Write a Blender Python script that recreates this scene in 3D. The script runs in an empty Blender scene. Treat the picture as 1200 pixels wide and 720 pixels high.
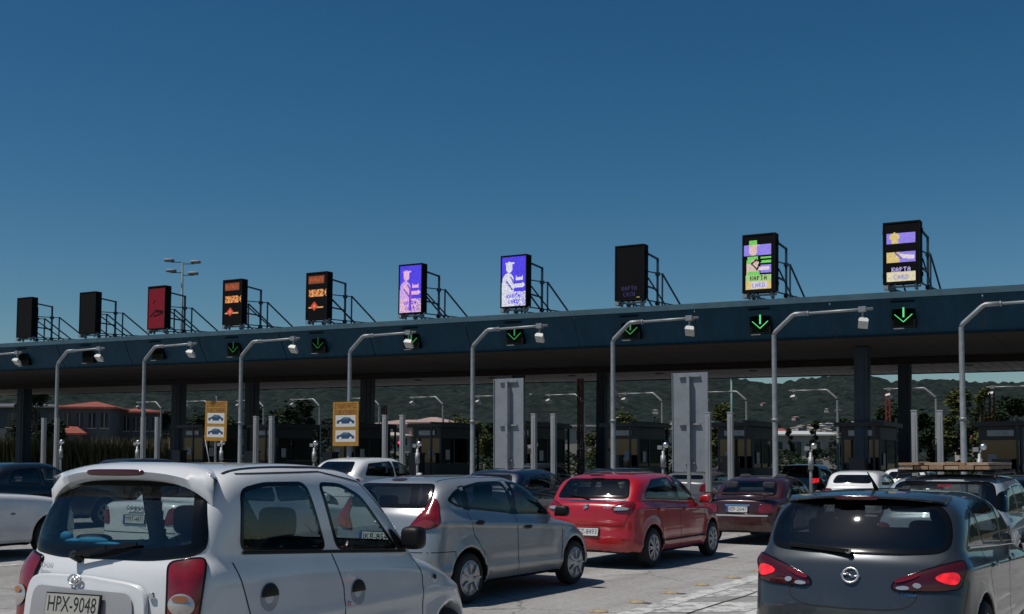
import bpy, bmesh, math, random
import numpy as np
from mathutils import Vector, Matrix
from mathutils.bvhtree import BVHTree
R = math.radians
random.seed(7); np.random.seed(7)
scene = bpy.context.scene
COL = scene.collection

# ------------------------------------------------------------------ camera, sky, sun, exposure
F_PX, PITCH, YAW, EYE, HORIZON = 1350.0, R(3.0), R(29.4), 1.75, 540.0     # measured on the 1200 px wide photograph
cam_d = bpy.data.cameras.new('camera'); cam = bpy.data.objects.new('camera', cam_d); COL.objects.link(cam)
cam_d.sensor_width = 36.0; cam_d.lens = 36.0 * F_PX / 1200.0
cam_d.shift_y = ((HORIZON - F_PX * math.tan(PITCH)) - 360.0) / 1200.0
cam_d.clip_start = 0.1; cam_d.clip_end = 12000
cam.location = (0, 0, EYE); cam.rotation_euler = (R(90) + PITCH, 0, YAW)
scene.camera = cam

SUN_EL, SUN_TO = R(63), Vector((-0.62, -0.78, 0)).normalized()            # horizontal direction towards the sun
world = bpy.data.worlds.new('World'); scene.world = world; world.use_nodes = True
wn = world.node_tree
sky = wn.nodes.new('ShaderNodeTexSky'); sky.sky_type = 'NISHITA'; sky.sun_disc = False
sky.sun_elevation = SUN_EL; sky.sun_rotation = math.atan2(SUN_TO.x, SUN_TO.y)
sky.air_density = 1.0; sky.dust_density = 0.6; sky.ozone_density = 3.0; sky.altitude = 100
bg = wn.nodes['Background']; bg.inputs[1].default_value = 0.055
gm = wn.nodes.new('ShaderNodeGamma'); gm.inputs[1].default_value = 1.3                        # deep, contrasty blue of the photograph's grade
hs = wn.nodes.new('ShaderNodeHueSaturation'); hs.inputs['Hue'].default_value = 0.488; hs.inputs['Saturation'].default_value = 1.2; hs.inputs['Value'].default_value = 0.66
wn.links.new(sky.outputs[0], gm.inputs[0]); wn.links.new(gm.outputs[0], hs.inputs['Color']); wn.links.new(hs.outputs[0], bg.inputs[0])
sun_d = bpy.data.lights.new('sun', 'SUN'); sun_d.energy = 4.2; sun_d.angle = R(0.53); sun_d.color = (1.0, 0.955, 0.89)
sun = bpy.data.objects.new('sun', sun_d); COL.objects.link(sun)
sd = Vector((SUN_TO.x * math.cos(SUN_EL), SUN_TO.y * math.cos(SUN_EL), math.sin(SUN_EL)))
sun.rotation_euler = sd.to_track_quat('Z', 'Y').to_euler()
vs = scene.view_settings; vs.view_transform = 'Standard'; vs.look = 'None'; vs.gamma = 1.0; vs.use_curve_mapping = False
vs.exposure = -0.08
scene.render.resolution_x, scene.render.resolution_y = 1024, 614

# ------------------------------------------------------------------ helpers
SLOPE = 0.012                       # the plaza falls gently to the right
def gz(x): return -SLOPE * max(-90.0, min(30.0, x))

MATS = {}
def mat(name, col, rough=0.6, metal=0.0, var=0.0, vscale=3.0, bump=0.0, bscale=40.0, coat=0.0, emit=None, estr=0.0, spec=0.5, stretch=None, col2=None):
    """procedural principled material; var mixes in a noise-driven darker / lighter tone"""
    if name in MATS: return MATS[name]
    m = bpy.data.materials.new(name); m.use_nodes = True; nt = m.node_tree; p = nt.nodes['Principled BSDF']
    p.inputs['Base Color'].default_value = (*col, 1); p.inputs['Roughness'].default_value = rough
    p.inputs['Metallic'].default_value = metal; p.inputs['Specular IOR Level'].default_value = spec
    if coat: p.inputs['Coat Weight'].default_value = coat; p.inputs['Coat Roughness'].default_value = 0.04
    if emit: p.inputs['Emission Color'].default_value = (*emit, 1); p.inputs['Emission Strength'].default_value = estr
    if var or bump:
        tc = nt.nodes.new('ShaderNodeTexCoord'); mp = nt.nodes.new('ShaderNodeMapping')
        nt.links.new(tc.outputs['Object'], mp.inputs[0])
        if stretch: mp.inputs['Scale'].default_value = stretch
    if var:
        n = nt.nodes.new('ShaderNodeTexNoise'); n.inputs['Scale'].default_value = vscale; n.inputs['Detail'].default_value = 6; n.inputs['Roughness'].default_value = 0.65
        nt.links.new(mp.outputs[0], n.inputs['Vector'])
        r = nt.nodes.new('ShaderNodeValToRGB'); r.color_ramp.elements[0].position = 0.3; r.color_ramp.elements[1].position = 0.72
        c2 = col2 if col2 else tuple(min(1, c * (1 + var)) for c in col)
        r.color_ramp.elements[0].color = (*[c * (1 - var) for c in col], 1); r.color_ramp.elements[1].color = (*c2, 1)
        nt.links.new(n.outputs[0], r.inputs[0]); nt.links.new(r.outputs[0], p.inputs['Base Color'])
    if bump:
        n2 = nt.nodes.new('ShaderNodeTexNoise'); n2.inputs['Scale'].default_value = bscale; n2.inputs['Detail'].default_value = 4
        nt.links.new(mp.outputs[0], n2.inputs['Vector'])
        b = nt.nodes.new('ShaderNodeBump'); b.inputs['Strength'].default_value = bump; b.inputs['Distance'].default_value = 0.02
        nt.links.new(n2.outputs[0], b.inputs['Height']); nt.links.new(b.outputs[0], p.inputs['Normal'])
    MATS[name] = m; return m

def glass(name, tint, refl=1.0, rough=0.02):
    if name in MATS: return MATS[name]
    m = bpy.data.materials.new(name); m.use_nodes = True; nt = m.node_tree
    nt.nodes.remove(nt.nodes['Principled BSDF']); out = nt.nodes['Material Output']
    t = nt.nodes.new('ShaderNodeBsdfTransparent'); t.inputs[0].default_value = (*tint, 1)
    g = nt.nodes.new('ShaderNodeBsdfGlossy'); g.inputs['Roughness'].default_value = rough; g.inputs[0].default_value = (refl, refl, refl, 1)
    ge = nt.nodes.new('ShaderNodeNewGeometry'); dt = nt.nodes.new('ShaderNodeVectorMath'); dt.operation = 'DOT_PRODUCT'
    nt.links.new(ge.outputs['Normal'], dt.inputs[0]); nt.links.new(ge.outputs['Incoming'], dt.inputs[1])
    def mth(op, a, b_=None):
        n = nt.nodes.new('ShaderNodeMath'); n.operation = op
        for i, q in enumerate((a, b_)):
            if q is None: continue
            if isinstance(q, float): n.inputs[i].default_value = q
            else: nt.links.new(q, n.inputs[i])
        return n.outputs[0]
    sch = mth('ADD', mth('MULTIPLY', mth('POWER', mth('SUBTRACT', 1.0, mth('ABSOLUTE', dt.outputs['Value'])), 5.0), 0.92), 0.07)     # two reflecting faces of one thin pane
    mx = nt.nodes.new('ShaderNodeMixShader')
    nt.links.new(sch, mx.inputs[0]); nt.links.new(t.outputs[0], mx.inputs[1]); nt.links.new(g.outputs[0], mx.inputs[2])
    nt.links.new(mx.outputs[0], out.inputs[0]); MATS[name] = m; return m

def attr_emit(name, strength):
    """screen whose LED cells carry their colour in a colour attribute"""
    if name in MATS: return MATS[name]
    m = bpy.data.materials.new(name); m.use_nodes = True; nt = m.node_tree; p = nt.nodes['Principled BSDF']
    a = nt.nodes.new('ShaderNodeVertexColor'); a.layer_name = 'led'
    p.inputs['Base Color'].default_value = (0.003, 0.003, 0.004, 1); p.inputs['Roughness'].default_value = 0.8; p.inputs['Specular IOR Level'].default_value = 0.12
    nt.links.new(a.outputs[0], p.inputs['Emission Color']); p.inputs['Emission Strength'].default_value = strength
    MATS[name] = m; return m

def link(name, me, material=None, parent=None, smooth=False):
    if material: me.materials.append(material)
    if smooth: me.polygons.foreach_set('use_smooth', [True] * len(me.polygons))
    o = bpy.data.objects.new(name, me); COL.objects.link(o)
    if parent: o.parent = parent
    return o
def empty(name, loc=(0, 0, 0), rz=0.0):
    o = bpy.data.objects.new(name, None); COL.objects.link(o); o.location = loc; o.rotation_euler = (0, 0, rz); o.empty_display_size = 0.3
    return o
def tag(o, label=None, cat=None, group=None, kind=None):
    if label: o['label'] = label
    if cat: o['category'] = cat
    if group: o['group'] = group
    if kind: o['kind'] = kind
    return o
def copy_tree(o, parent=None):
    c = o.copy(); COL.objects.link(c); c.parent = parent
    for ch in list(o.children): copy_tree(ch, c)
    return c

class MB:
    def __init__(s): s.v = []; s.f = []
    def add(s, vs, fs):
        n = len(s.v); s.v += [tuple(v) for v in vs]; s.f += [tuple(n + i for i in f) for f in fs]; return s
    def box(s, c, d, rot=None, taper=1.0):
        x, y, z = d[0] / 2, d[1] / 2, d[2] / 2; p = []
        for sz in (-1, 1):
            k = taper if sz > 0 else 1
            for sx, sy in ((-1, -1), (1, -1), (1, 1), (-1, 1)): p.append(Vector((sx * x * k, sy * y * k, sz * z)))
        if rot is not None: p = [rot @ q for q in p]
        return s.add([q + Vector(c) for q in p], [(3, 2, 1, 0), (4, 5, 6, 7), (0, 1, 5, 4), (1, 2, 6, 5), (2, 3, 7, 6), (3, 0, 4, 7)])
    def tube(s, pts, r, n=8, cap=True):
        pts = [Vector(p) for p in pts]; rs = r if isinstance(r, (list, tuple)) else [r] * len(pts); rings = []
        for i, p in enumerate(pts):
            d = (pts[min(i + 1, len(pts) - 1)] - pts[max(i - 1, 0)]).normalized()
            u = d.cross(Vector((0, 0, 1)));
            if u.length < 1e-3: u = Vector((1, 0, 0))
            u.normalize(); w = d.cross(u)
            rings.append([p + (u * math.cos(a) + w * math.sin(a)) * rs[i] for a in [2 * math.pi * k / n for k in range(n)]])
        vs = [q for rg in rings for q in rg]; fs = []
        for i in range(len(pts) - 1):
            for k in range(n): fs.append((i * n + k, i * n + (k + 1) % n, (i + 1) * n + (k + 1) % n, (i + 1) * n + k))
        if cap: fs += [tuple(range(n - 1, -1, -1)), tuple((len(pts) - 1) * n + k for k in range(n))]
        return s.add(vs, fs)
    def bar(s, a, b, w, h=None):
        a, b = Vector(a), Vector(b); d = b - a
        return s.box((a + b) / 2, (w, h or w, d.length), d.to_track_quat('Z', 'Y').to_matrix())
    def lathe(s, prof, n=32, axis='z', c=(0, 0, 0)):
        vs = []; m = len(prof)
        for k in range(n):
            a = 2 * math.pi * k / n
            for r, h in prof:
                p = (r * math.cos(a), r * math.sin(a), h)
                if axis == 'x': p = (h, r * math.cos(a), r * math.sin(a))
                if axis == 'y': p = (r * math.sin(a), h, r * math.cos(a))
                vs.append((p[0] + c[0], p[1] + c[1], p[2] + c[2]))
        fs = [(k * m + i, ((k + 1) % n) * m + i, ((k + 1) % n) * m + i + 1, k * m + i + 1) for k in range(n) for i in range(m - 1)]
        return s.add(vs, fs)
    def prism(s, poly, z0, z1):
        n = len(poly)
        return s.add([(x, y, z0) for x, y in poly] + [(x, y, z1) for x, y in poly],
                     [tuple(range(n - 1, -1, -1)), tuple(range(n, 2 * n))] + [(i, (i + 1) % n, n + (i + 1) % n, n + i) for i in range(n)])
    def sq(s, c, d, e=0.35, nu=20, nv=12, rot=None):
        """superellipsoid: rounded box"""
        g = lambda t: math.copysign(abs(t) ** e, t); vs = []
        for j in range(nv + 1):
            b = -math.pi / 2 + math.pi * j / nv
            for i in range(nu):
                a = 2 * math.pi * i / nu
                p = Vector((d[0] / 2 * g(math.cos(b)) * g(math.cos(a)), d[1] / 2 * g(math.cos(b)) * g(math.sin(a)), d[2] / 2 * g(math.sin(b))))
                if rot is not None: p = rot @ p
                vs.append(p + Vector(c))
        return s.add(vs, [(j * nu + i, j * nu + (i + 1) % nu, (j + 1) * nu + (i + 1) % nu, (j + 1) * nu + i) for j in range(nv) for i in range(nu)])
    def mesh(s, name):
        me = bpy.data.meshes.new(name); me.from_pydata(s.v, [], s.f); me.update(); return me
    def build(s, name, material, parent=None, smooth=False):
        return link(name, s.mesh(name), material, parent, smooth)

def smooth_by_angle(o, ang=40):
    me = o.data; bm = bmesh.new(); bm.from_mesh(me)
    bmesh.ops.remove_doubles(bm, verts=bm.verts, dist=1e-5)
    for f in bm.faces: f.smooth = True
    for e in bm.edges:
        if len(e.link_faces) == 2 and e.calc_face_angle(0) > R(ang): e.smooth = False
    bm.to_mesh(me); bm.free(); return o

def text_mesh(body, size, ax='CENTER'):
    cu = bpy.data.curves.new('lettering', 'FONT'); cu.body = body; cu.size = size; cu.align_x = ax; cu.align_y = 'CENTER'; cu.resolution_u = 2
    o = bpy.data.objects.new('lettering', cu); COL.objects.link(o); bpy.context.view_layer.update()
    me = bpy.data.meshes.new_from_object(o.evaluated_get(bpy.context.evaluated_depsgraph_get()))
    bpy.data.objects.remove(o); bpy.data.curves.remove(cu); return me
def text(name, body, size, material, parent, loc, rot=(R(90), 0, 0), width=None, xs=1.0):
    me = text_mesh(body, size)
    if width and len(me.vertices):
        w = max(v.co.x for v in me.vertices) - min(v.co.x for v in me.vertices); xs = width / max(w, 1e-4)
    for v in me.vertices: v.co.x *= xs
    o = link(name, me, material, parent); o.location = loc; o.rotation_euler = rot; return o

# ------------------------------------------------------------------ shared materials
m_galv = mat('galvanised_steel', (0.25, 0.265, 0.275), 0.5, 0.35, var=0.22, vscale=5, bump=0.05)
m_post = mat('pale_grey_post_paint', (0.25, 0.26, 0.265), 0.55, var=0.2, vscale=4, stretch=(1, 1, 0.2))
m_navy = mat('navy_steel_paint', (0.008, 0.024, 0.046), 0.5, var=0.25, vscale=2)
m_fascia = mat('petrol_blue_cladding', (0.006, 0.044, 0.078), 0.6, var=0.22, vscale=2.2, spec=0.2, stretch=(1.6, 1, 0.18))
m_gutter = mat('grey_blue_gutter', (0.035, 0.085, 0.115), 0.6, var=0.25, vscale=2)
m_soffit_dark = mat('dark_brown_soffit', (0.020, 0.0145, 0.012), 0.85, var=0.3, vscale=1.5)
m_soffit = mat('pale_grey_soffit', (0.36, 0.335, 0.32), 0.85, var=0.3, vscale=1.5, stretch=(3, 0.4, 1))  # rear planks, coloured far paler than the dark brown front panels
m_black = mat('black_cabinet', (0.0035, 0.004, 0.005), 0.8, spec=0.15)
m_panel = mat('sign_back_aluminium', (0.205, 0.225, 0.25), 0.55, 0.1, var=0.14, vscale=2.5)
m_white = mat('white_powder_coat', (0.50, 0.50, 0.49), 0.5, var=0.1)
m_rust = mat('oxide_red_steel', (0.13, 0.022, 0.016), 0.6, var=0.3, vscale=5)
m_booth = mat('booth_graphite_cladding', (0.012, 0.014, 0.017), 0.55, var=0.2, vscale=2)
m_badge = mat('satin_badge_metal', (0.62, 0.62, 0.63), 0.32, 0.9)
m_chrome = mat('polished_metal', (0.75, 0.76, 0.78), 0.12, 1.0)
m_rubber = mat('tyre_rubber', (0.014, 0.014, 0.015), 0.85, bump=0.2, bscale=80)
m_blackplastic = mat('black_plastic', (0.008, 0.008, 0.009), 0.5, spec=0.25)
m_seal = mat('black_rubber_seal', (0.004, 0.004, 0.0045), 0.12, spec=0.35)
m_trim = mat('cabin_trim', (0.012, 0.013, 0.015), 0.85, spec=0.2)
m_seat = mat('seat_cloth', (0.03, 0.033, 0.042), 0.95, var=0.3, vscale=8)
m_alloy = mat('wheel_silver', (0.42, 0.43, 0.44), 0.35, 0.7, var=0.2, vscale=6)
m_plate = mat('plate_white', (0.55, 0.55, 0.53), 0.4, var=0.1, vscale=9)
m_ink = mat('plate_ink', (0.01, 0.01, 0.012), 0.5)
m_blueband = mat('plate_blue_band', (0.02, 0.05, 0.30), 0.4)
m_lampred = mat('red_lens', (0.16, 0.005, 0.008), 0.16, var=0.45, vscale=9, coat=0.8)
m_lampdark = mat('smoked_red_lens', (0.05, 0.004, 0.006), 0.1, coat=0.6)
m_lampclear = mat('clear_lens', (0.55, 0.52, 0.50), 0.08, 0.6, coat=0.5)
m_brake = mat('lit_brake_lamp', (0.4, 0.01, 0.015), 0.15, emit=(1.0, 0.022, 0.03), estr=0.85, coat=.5)
def speckle_lamp(m, scale, lo, hi):
    """a lit lamp cluster: bulbs and facets glow unevenly"""
    nt = m.node_tree; p = nt.nodes['Principled BSDF']; tc = nt.nodes.new('ShaderNodeTexCoord'); n = nt.nodes.new('ShaderNodeTexNoise'); n.inputs['Scale'].default_value = scale; n.inputs['Detail'].default_value = 3
    r = nt.nodes.new('ShaderNodeMapRange'); r.inputs['From Min'].default_value = .35; r.inputs['From Max'].default_value = .68; r.inputs['To Min'].default_value = lo; r.inputs['To Max'].default_value = hi
    nt.links.new(tc.outputs['Object'], n.inputs['Vector']); nt.links.new(n.outputs[0], r.inputs['Value']); nt.links.new(r.outputs[0], p.inputs['Emission Strength'])
speckle_lamp(m_brake, 14, 0.22, 1.05)
m_seam = mat('panel_gap', (0.006, 0.006, 0.007), 0.8)
m_glass = glass('clear_car_glass', (0.60, 0.67, 0.66))
m_glass_dark = glass('tinted_car_glass', (0.34, 0.37, 0.38))
m_glass_booth = glass('booth_glass', (0.02, 0.024, 0.026))

# ------------------------------------------------------------------ the setting: ground, markings, islands, hills
def road_material():
    m = bpy.data.materials.new('worn_pale_asphalt'); m.use_nodes = True; nt = m.node_tree; p = nt.nodes['Principled BSDF']; L = nt.links.new
    tc = nt.nodes.new('ShaderNodeTexCoord')
    def noise(scale, detail=6, stretch=None, rough=0.6):
        n = nt.nodes.new('ShaderNodeTexNoise'); n.inputs['Scale'].default_value = scale; n.inputs['Detail'].default_value = detail; n.inputs['Roughness'].default_value = rough
        mp = nt.nodes.new('ShaderNodeMapping'); L(tc.outputs['Object'], mp.inputs[0])
        if stretch: mp.inputs['Scale'].default_value = stretch
        L(mp.outputs[0], n.inputs['Vector']); return n
    def ramp(src, a, b, ca, cb):
        r = nt.nodes.new('ShaderNodeValToRGB'); r.color_ramp.elements[0].position = a; r.color_ramp.elements[1].position = b
        r.color_ramp.elements[0].color = (*ca, 1); r.color_ramp.elements[1].color = (*cb, 1); L(src, r.inputs[0]); return r
    def mul(a, b, f=1.0):
        x = nt.nodes.new('ShaderNodeMixRGB'); x.blend_type = 'MULTIPLY'; x.inputs[0].default_value = f; L(a, x.inputs[1]); L(b, x.inputs[2]); return x.outputs[0]
    base = ramp(noise(0.7).outputs[0], 0.3, 0.75, (0.38, 0.365, 0.35), (0.47, 0.46, 0.45)).outputs[0]
    grain = ramp(noise(55, 3).outputs[0], 0.32, 0.68, (0.62, 0.62, 0.62), (1, 1, 1)).outputs[0]
    grain2 = ramp(noise(14, 5).outputs[0], 0.35, 0.62, (0.78, 0.77, 0.76), (1, 1, 1)).outputs[0]
    tracks = ramp(noise(0.55, 4, (1.6, 0.05, 1)).outputs[0], 0.38, 0.6, (0.66, 0.65, 0.64), (1, 1, 1)).outputs[0]
    stain = ramp(noise(2.2, 8, (1, 0.45, 1), 0.7).outputs[0], 0.60, 0.72, (1, 1, 1), (0.50, 0.47, 0.45)).outputs[0]
    vo = nt.nodes.new('ShaderNodeTexVoronoi'); vo.feature = 'DISTANCE_TO_EDGE'; vo.inputs['Scale'].default_value = 0.32
    wn_ = noise(1.7, 6); ad = nt.nodes.new('ShaderNodeMixRGB'); ad.blend_type = 'ADD'; ad.inputs[0].default_value = 0.5
    L(tc.outputs['Object'], ad.inputs[1]); L(wn_.outputs['Color'], ad.inputs[2]); L(ad.outputs[0], vo.inputs['Vector'])
    crack = ramp(vo.outputs[0], 0.0, 0.006, (0.35, 0.34, 0.33), (1, 1, 1)).outputs[0]
    c = mul(mul(mul(mul(mul(base, grain), grain2), tracks), stain), crack)
    L(c, p.inputs['Base Color']); p.inputs['Roughness'].default_value = 0.85
    b = nt.nodes.new('ShaderNodeBump'); b.inputs['Strength'].default_value = 0.5; b.inputs['Distance'].default_value = 0.012
    L(noise(70, 3).outputs[0], b.inputs['Height']); L(b.outputs[0], p.inputs['Normal']); return m
m_road = road_material()
m_earth = mat('dry_earth_and_scrub', (0.10, 0.085, 0.05), 0.95, var=0.5, vscale=0.08, col2=(0.07, 0.075, 0.03), bump=0.3, bscale=2)
def worn_paint(name, col, amount):
    """road paint worn through to the asphalt"""
    m = mat(name, col, 0.7); nt = m.node_tree; p = nt.nodes['Principled BSDF']
    tc = nt.nodes.new('ShaderNodeTexCoord'); n = nt.nodes.new('ShaderNodeTexNoise'); n.inputs['Scale'].default_value = 6; n.inputs['Detail'].default_value = 10; n.inputs['Roughness'].default_value = 0.75
    nt.links.new(tc.outputs['Object'], n.inputs['Vector'])
    r = nt.nodes.new('ShaderNodeValToRGB'); r.color_ramp.elements[0].position = amount; r.color_ramp.elements[1].position = amount + 0.1
    r.color_ramp.elements[0].color = (0.25, 0.24, 0.23, 1); r.color_ramp.elements[1].color = (*col, 1)
    nt.links.new(n.outputs[0], r.inputs[0]); nt.links.new(r.outputs[0], p.inputs['Base Color']); return m
m_paint = worn_paint('worn_white_road_paint', (0.50, 0.50, 0.48), 0.43)
m_concrete = mat('island_concrete', (0.36, 0.35, 0.33), 0.85, var=0.25, vscale=2.5, bump=0.2)

def sheet(name, x0, x1, y0, y1, dz, material, nx=1, ny=1):
    b = MB(); vs = []; fs = []
    for j in range(ny + 1):
        for i in range(nx + 1):
            x = x0 + (x1 - x0) * i / nx; vs.append((x, y0 + (y1 - y0) * j / ny, gz(x) + dz))
    for j in range(ny):
        for i in range(nx): a = j * (nx + 1) + i; fs.append((a, a + 1, a + nx + 2, a + nx + 1))
    return b.add(vs, fs).build(name, material)
b = MB(); xs = [-7000, -90, 30, 7000]; ys = [-400, 9000]
b.add([(x, y, gz(x) - 0.03) for y in ys for x in xs], [(i, i + 1, i + 5, i + 4) for i in range(3)])
tag(b.build('ground', m_earth), kind='structure')
tag(sheet('toll_plaza_road', -90, 30, -30, 84, 0.0, m_road), kind='structure')

def strip(b, pts, dz):
    """flat polygon on the sloping plaza"""
    return b.add([(x, y, gz(x) + dz) for x, y in pts], [tuple(range(len(pts)))])
# white gore between the two near lanes: edge line, bars with a worn gap, a dark joint through it
b = MB()
strip(b, [(-5.28, 9.6), (-5.02, 9.6), (-5.02, 27.0), (-5.28, 27.0)], 0.004)
for k in range(10):
    y = 8.6 + k * 1.7
    strip(b, [(-5.00, y), (-5.00, y + 1.05), (-4.12, y + 1.75), (-4.12, y + 0.70)], 0.004)
strip(b, [(-4.10, 8.6), (-3.84, 8.6), (-3.84, 27.0), (-4.10, 27.0)], 0.004)
tag(b.build('painted_gore_marking', m_paint), kind='structure')
b = MB()
for k in range(-2, 16):                                            # dashed lines between the queueing lanes
    if k in (0,): continue
    x = -5.1 - 5 * k
    for j in range(7): strip(b, [(x - 0.07, -4 + j * 4.6), (x + 0.07, -4 + j * 4.6), (x + 0.07, -2 + j * 4.6), (x - 0.07, -2 + j * 4.6)], 0.004)
tag(b.build('painted_lane_marking', m_paint), kind='structure')
m_joint = mat('tarred_joint', (0.035, 0.033, 0.03), 0.9)
b = MB(); random.seed(3)
for xj in (-4.60,):
    pts = [(xj + random.uniform(-0.02, 0.02), -10 + 0.6 * i) for i in range(66)]
    for (xa, ya), (xb, yb) in zip(pts, pts[1:]):
        w = random.uniform(0.006, 0.018); strip(b, [(xa - w, ya), (xa + w, ya), (xb + w, yb), (xb - w, yb)], 0.008)
for yj in (2.0, 9.5, 17.0, 24.5):
    pts = [(-60 + 1.2 * i, yj + random.uniform(-0.03, 0.03)) for i in range(64)]
    for (xa, ya), (xb, yb) in zip(pts, pts[1:]):
        w = random.uniform(0.005, 0.012); strip(b, [(xa, ya - w), (xb, yb - w), (xb, yb + w), (xa, ya + w)], 0.0105)
tag(b.build('expansion_joints', m_joint), kind='structure')
# ochre road studs along the gore
m_stud = mat('ochre_road_stud', (0.30, 0.24, 0.155), 0.85, var=0.5, vscale=12)
b = MB(); b.lathe([(0.0, 0.022), (0.07, 0.02), (0.10, 0.012), (0.115, 0.0)], 16); stud_me = b.mesh('road_stud'); stud_me.materials.append(m_stud)
m_patch = mat('tar_smear', (0.07, 0.065, 0.06), 0.9, var=0.4, vscale=8)
for i, y in enumerate([9.9, 10.85, 11.75, 12.75, 13.85, 14.95, 16.1, 17.3, 18.5, 19.8, 21.1, 22.4]):
    x = -5.52 + 0.01 * i + random.uniform(-0.02, 0.02)
    o = bpy.data.objects.new('road_stud', stud_me); COL.objects.link(o); o.location = (x, y, gz(x) + 0.004)
    tag(o, 'flat round ochre road stud in the row beside the white gore stripe', 'road stud', 'ochre road studs beside the gore')
b = MB()
for i, y in enumerate([10.9, 12.8, 13.9, 16.15]):
    poly = [(-5.36 + math.cos(a) * random.uniform(.12, .2), y - .05 + math.sin(a) * random.uniform(.05, .09)) for a in [k * .63 for k in range(10)]]
    strip(b, poly, 0.0032)
tag(b.build('tar_smears', m_patch), kind='structure')

ISL = lambda k: -5.1 - 5.0 * k                                      # island k lies between lane k-1 and lane k
for k in range(-2, 15):
    x = ISL(k); b = MB()
    poly = [(x - .9, 28.4), (x - .6, 27.5), (x, 27.2), (x + .6, 27.5), (x + .9, 28.4), (x + .9, 57), (x - .9, 57)]
    b.prism(poly, 0.0, 0.17); o = b.build('toll_island', m_concrete)
    o.location.z = gz(x); tag(o, kind='structure')

# wooded hills behind the plaza
def hill_mesh():
    rng = np.random.RandomState(5)
    na, nr = 620, 60; vs = []; fs = []
    ang = np.linspace(R(-42), R(78), na)                            # measured to the left of the +Y axis
    def sm(a, seeds):
        return sum(am * math.sin(fq * a + ph) for am, fq, ph in seeds)
    s1 = [(rng.uniform(.4, 1) / (i + 1), 6 * (i + 1) ** 1.3, rng.uniform(0, 6.28)) for i in range(9)]
    for a in ang:
        # measured ridge (deg left of +Y -> px above the horizon at f = 1350)
        px = 600 + F_PX * math.tan(YAW - a) if abs(YAW - a) < 1.2 else 9999
        ridge = np.interp(px, [-600, 0, 300, 600, 820, 860, 905, 950, 1000, 1035, 1045, 1100, 1150, 1200, 1700], [96, 100, 104, 108, 101, 96, 88, 95, 101, 96, 91, 94, 90, 91, 80])
        dist = 2600.0 / math.cos(YAW - a) if abs(YAW - a) < 1.2 else 3000
        zc = math.cos(YAW - a)
        top = (ridge / F_PX) * dist * zc + 1.7
        for j in range(nr):
            t = j / (nr - 1); d = 820 + (dist - 820) * t
            prof = t ** 1.15
            z = top * prof + (sm(a * 2 + t * 3, s1) * 5 + math.sin(a * 90 + t * 17) * 2.0) * math.sin(math.pi * min(1, t)) + rng.uniform(0, 1) ** 2 * (2.0 + 5.5 * t) * (t > .02) - 1.0 * (1 - t) - 8 * (t < .01)
            vs.append((-math.sin(a) * d, math.cos(a) * d, z))
    for i in range(na - 1):
        for j in range(nr - 1): q = i * nr + j; fs.append((q, q + 1, q + nr + 1, q + nr))
    b = MB(); return b.add(vs, fs)
m_hill = mat('wooded_hillside', (0.009, 0.019, 0.020), 0.95, var=0.7, vscale=0.045, col2=(0.026, 0.037, 0.031), bump=1.0, bscale=0.06, spec=0.05)
hb = hill_mesh(); tag(hb.build('wooded_hills', m_hill, smooth=True), kind='structure')
hill_bvh = BVHTree.FromPolygons(hb.v, hb.f)

# ------------------------------------------------------------------ toll canopy
can = empty('toll_canopy'); can.rotation_euler = (0, SLOPE, 0)
tag(can, 'long toll plaza canopy with petrol blue fascia and dark soffit on navy columns', 'canopy')
XR, XL = 9.9, -80.1
YF, YB = 40.3, 60.0
def fas_panel():
    b = MB(); y0, z0, y1, z1 = YF + 0.75, 5.98, YF + 0.1, 7.17; w = 4.955 / 2; t = 0.06
    vs = []
    for (y, z) in ((y0, z0), (y1, z1), (y1 + t, z1), (y0 + t, z0)): vs += [(-w, y, z), (w, y, z)]
    return b.add(vs, [(0, 1, 3, 2), (2, 3, 5, 4), (4, 5, 7, 6), (6, 7, 1, 0), (0, 2, 4, 6), (7, 5, 3, 1)]).mesh('fascia_panel')
fp = fas_panel(); fp.materials.append(m_fascia)
for k in range(18):
    o = bpy.data.objects.new('fascia_panel', fp); COL.objects.link(o); o.parent = can; o.location.x = -7.6 + 15 - 5 * k
b = MB(); b.box(((XR + XL) / 2, YF + 0.98, 6.62), (XR - XL, 0.1, 1.08)); b.build('fascia_frame', m_seam, can)
b = MB(); b.box(((XR + XL) / 2, YF + 0.20, 7.285), (XR - XL, 0.40, 0.21)); b.build('gutter', m_gutter, can)
b = MB(); b.box(((XR + XL) / 2, YF + 0.80, 5.955), (XR - XL, 0.24, 0.05)); b.build('fascia_drip_edge', m_seam, can)
b = MB(); b.box(((XR + XL) / 2, (YF + 1.1 + YB) / 2, 6.72), (XR - XL, YB - YF - 1.1, 1.0)); b.build('roof_deck', m_gutter, can)
b = MB(); b.box(((XR + XL) / 2, YB + 0.06, 6.5), (XR - XL, 0.12, 1.1)); b.build('rear_fascia', m_fascia, can)
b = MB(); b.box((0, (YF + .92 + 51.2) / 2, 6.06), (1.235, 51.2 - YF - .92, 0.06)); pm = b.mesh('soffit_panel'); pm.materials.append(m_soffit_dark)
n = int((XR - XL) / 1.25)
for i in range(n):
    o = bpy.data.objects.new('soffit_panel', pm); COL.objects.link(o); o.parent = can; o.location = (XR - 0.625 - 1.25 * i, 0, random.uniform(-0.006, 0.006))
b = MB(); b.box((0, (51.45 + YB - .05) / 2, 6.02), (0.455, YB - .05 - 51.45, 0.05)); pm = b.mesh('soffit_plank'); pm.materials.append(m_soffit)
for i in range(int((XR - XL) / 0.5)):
    o = bpy.data.objects.new('soffit_plank', pm); COL.objects.link(o); o.parent = can; o.location = (XR - 0.25 - 0.5 * i, 0, random.uniform(-0.008, 0.008))
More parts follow.
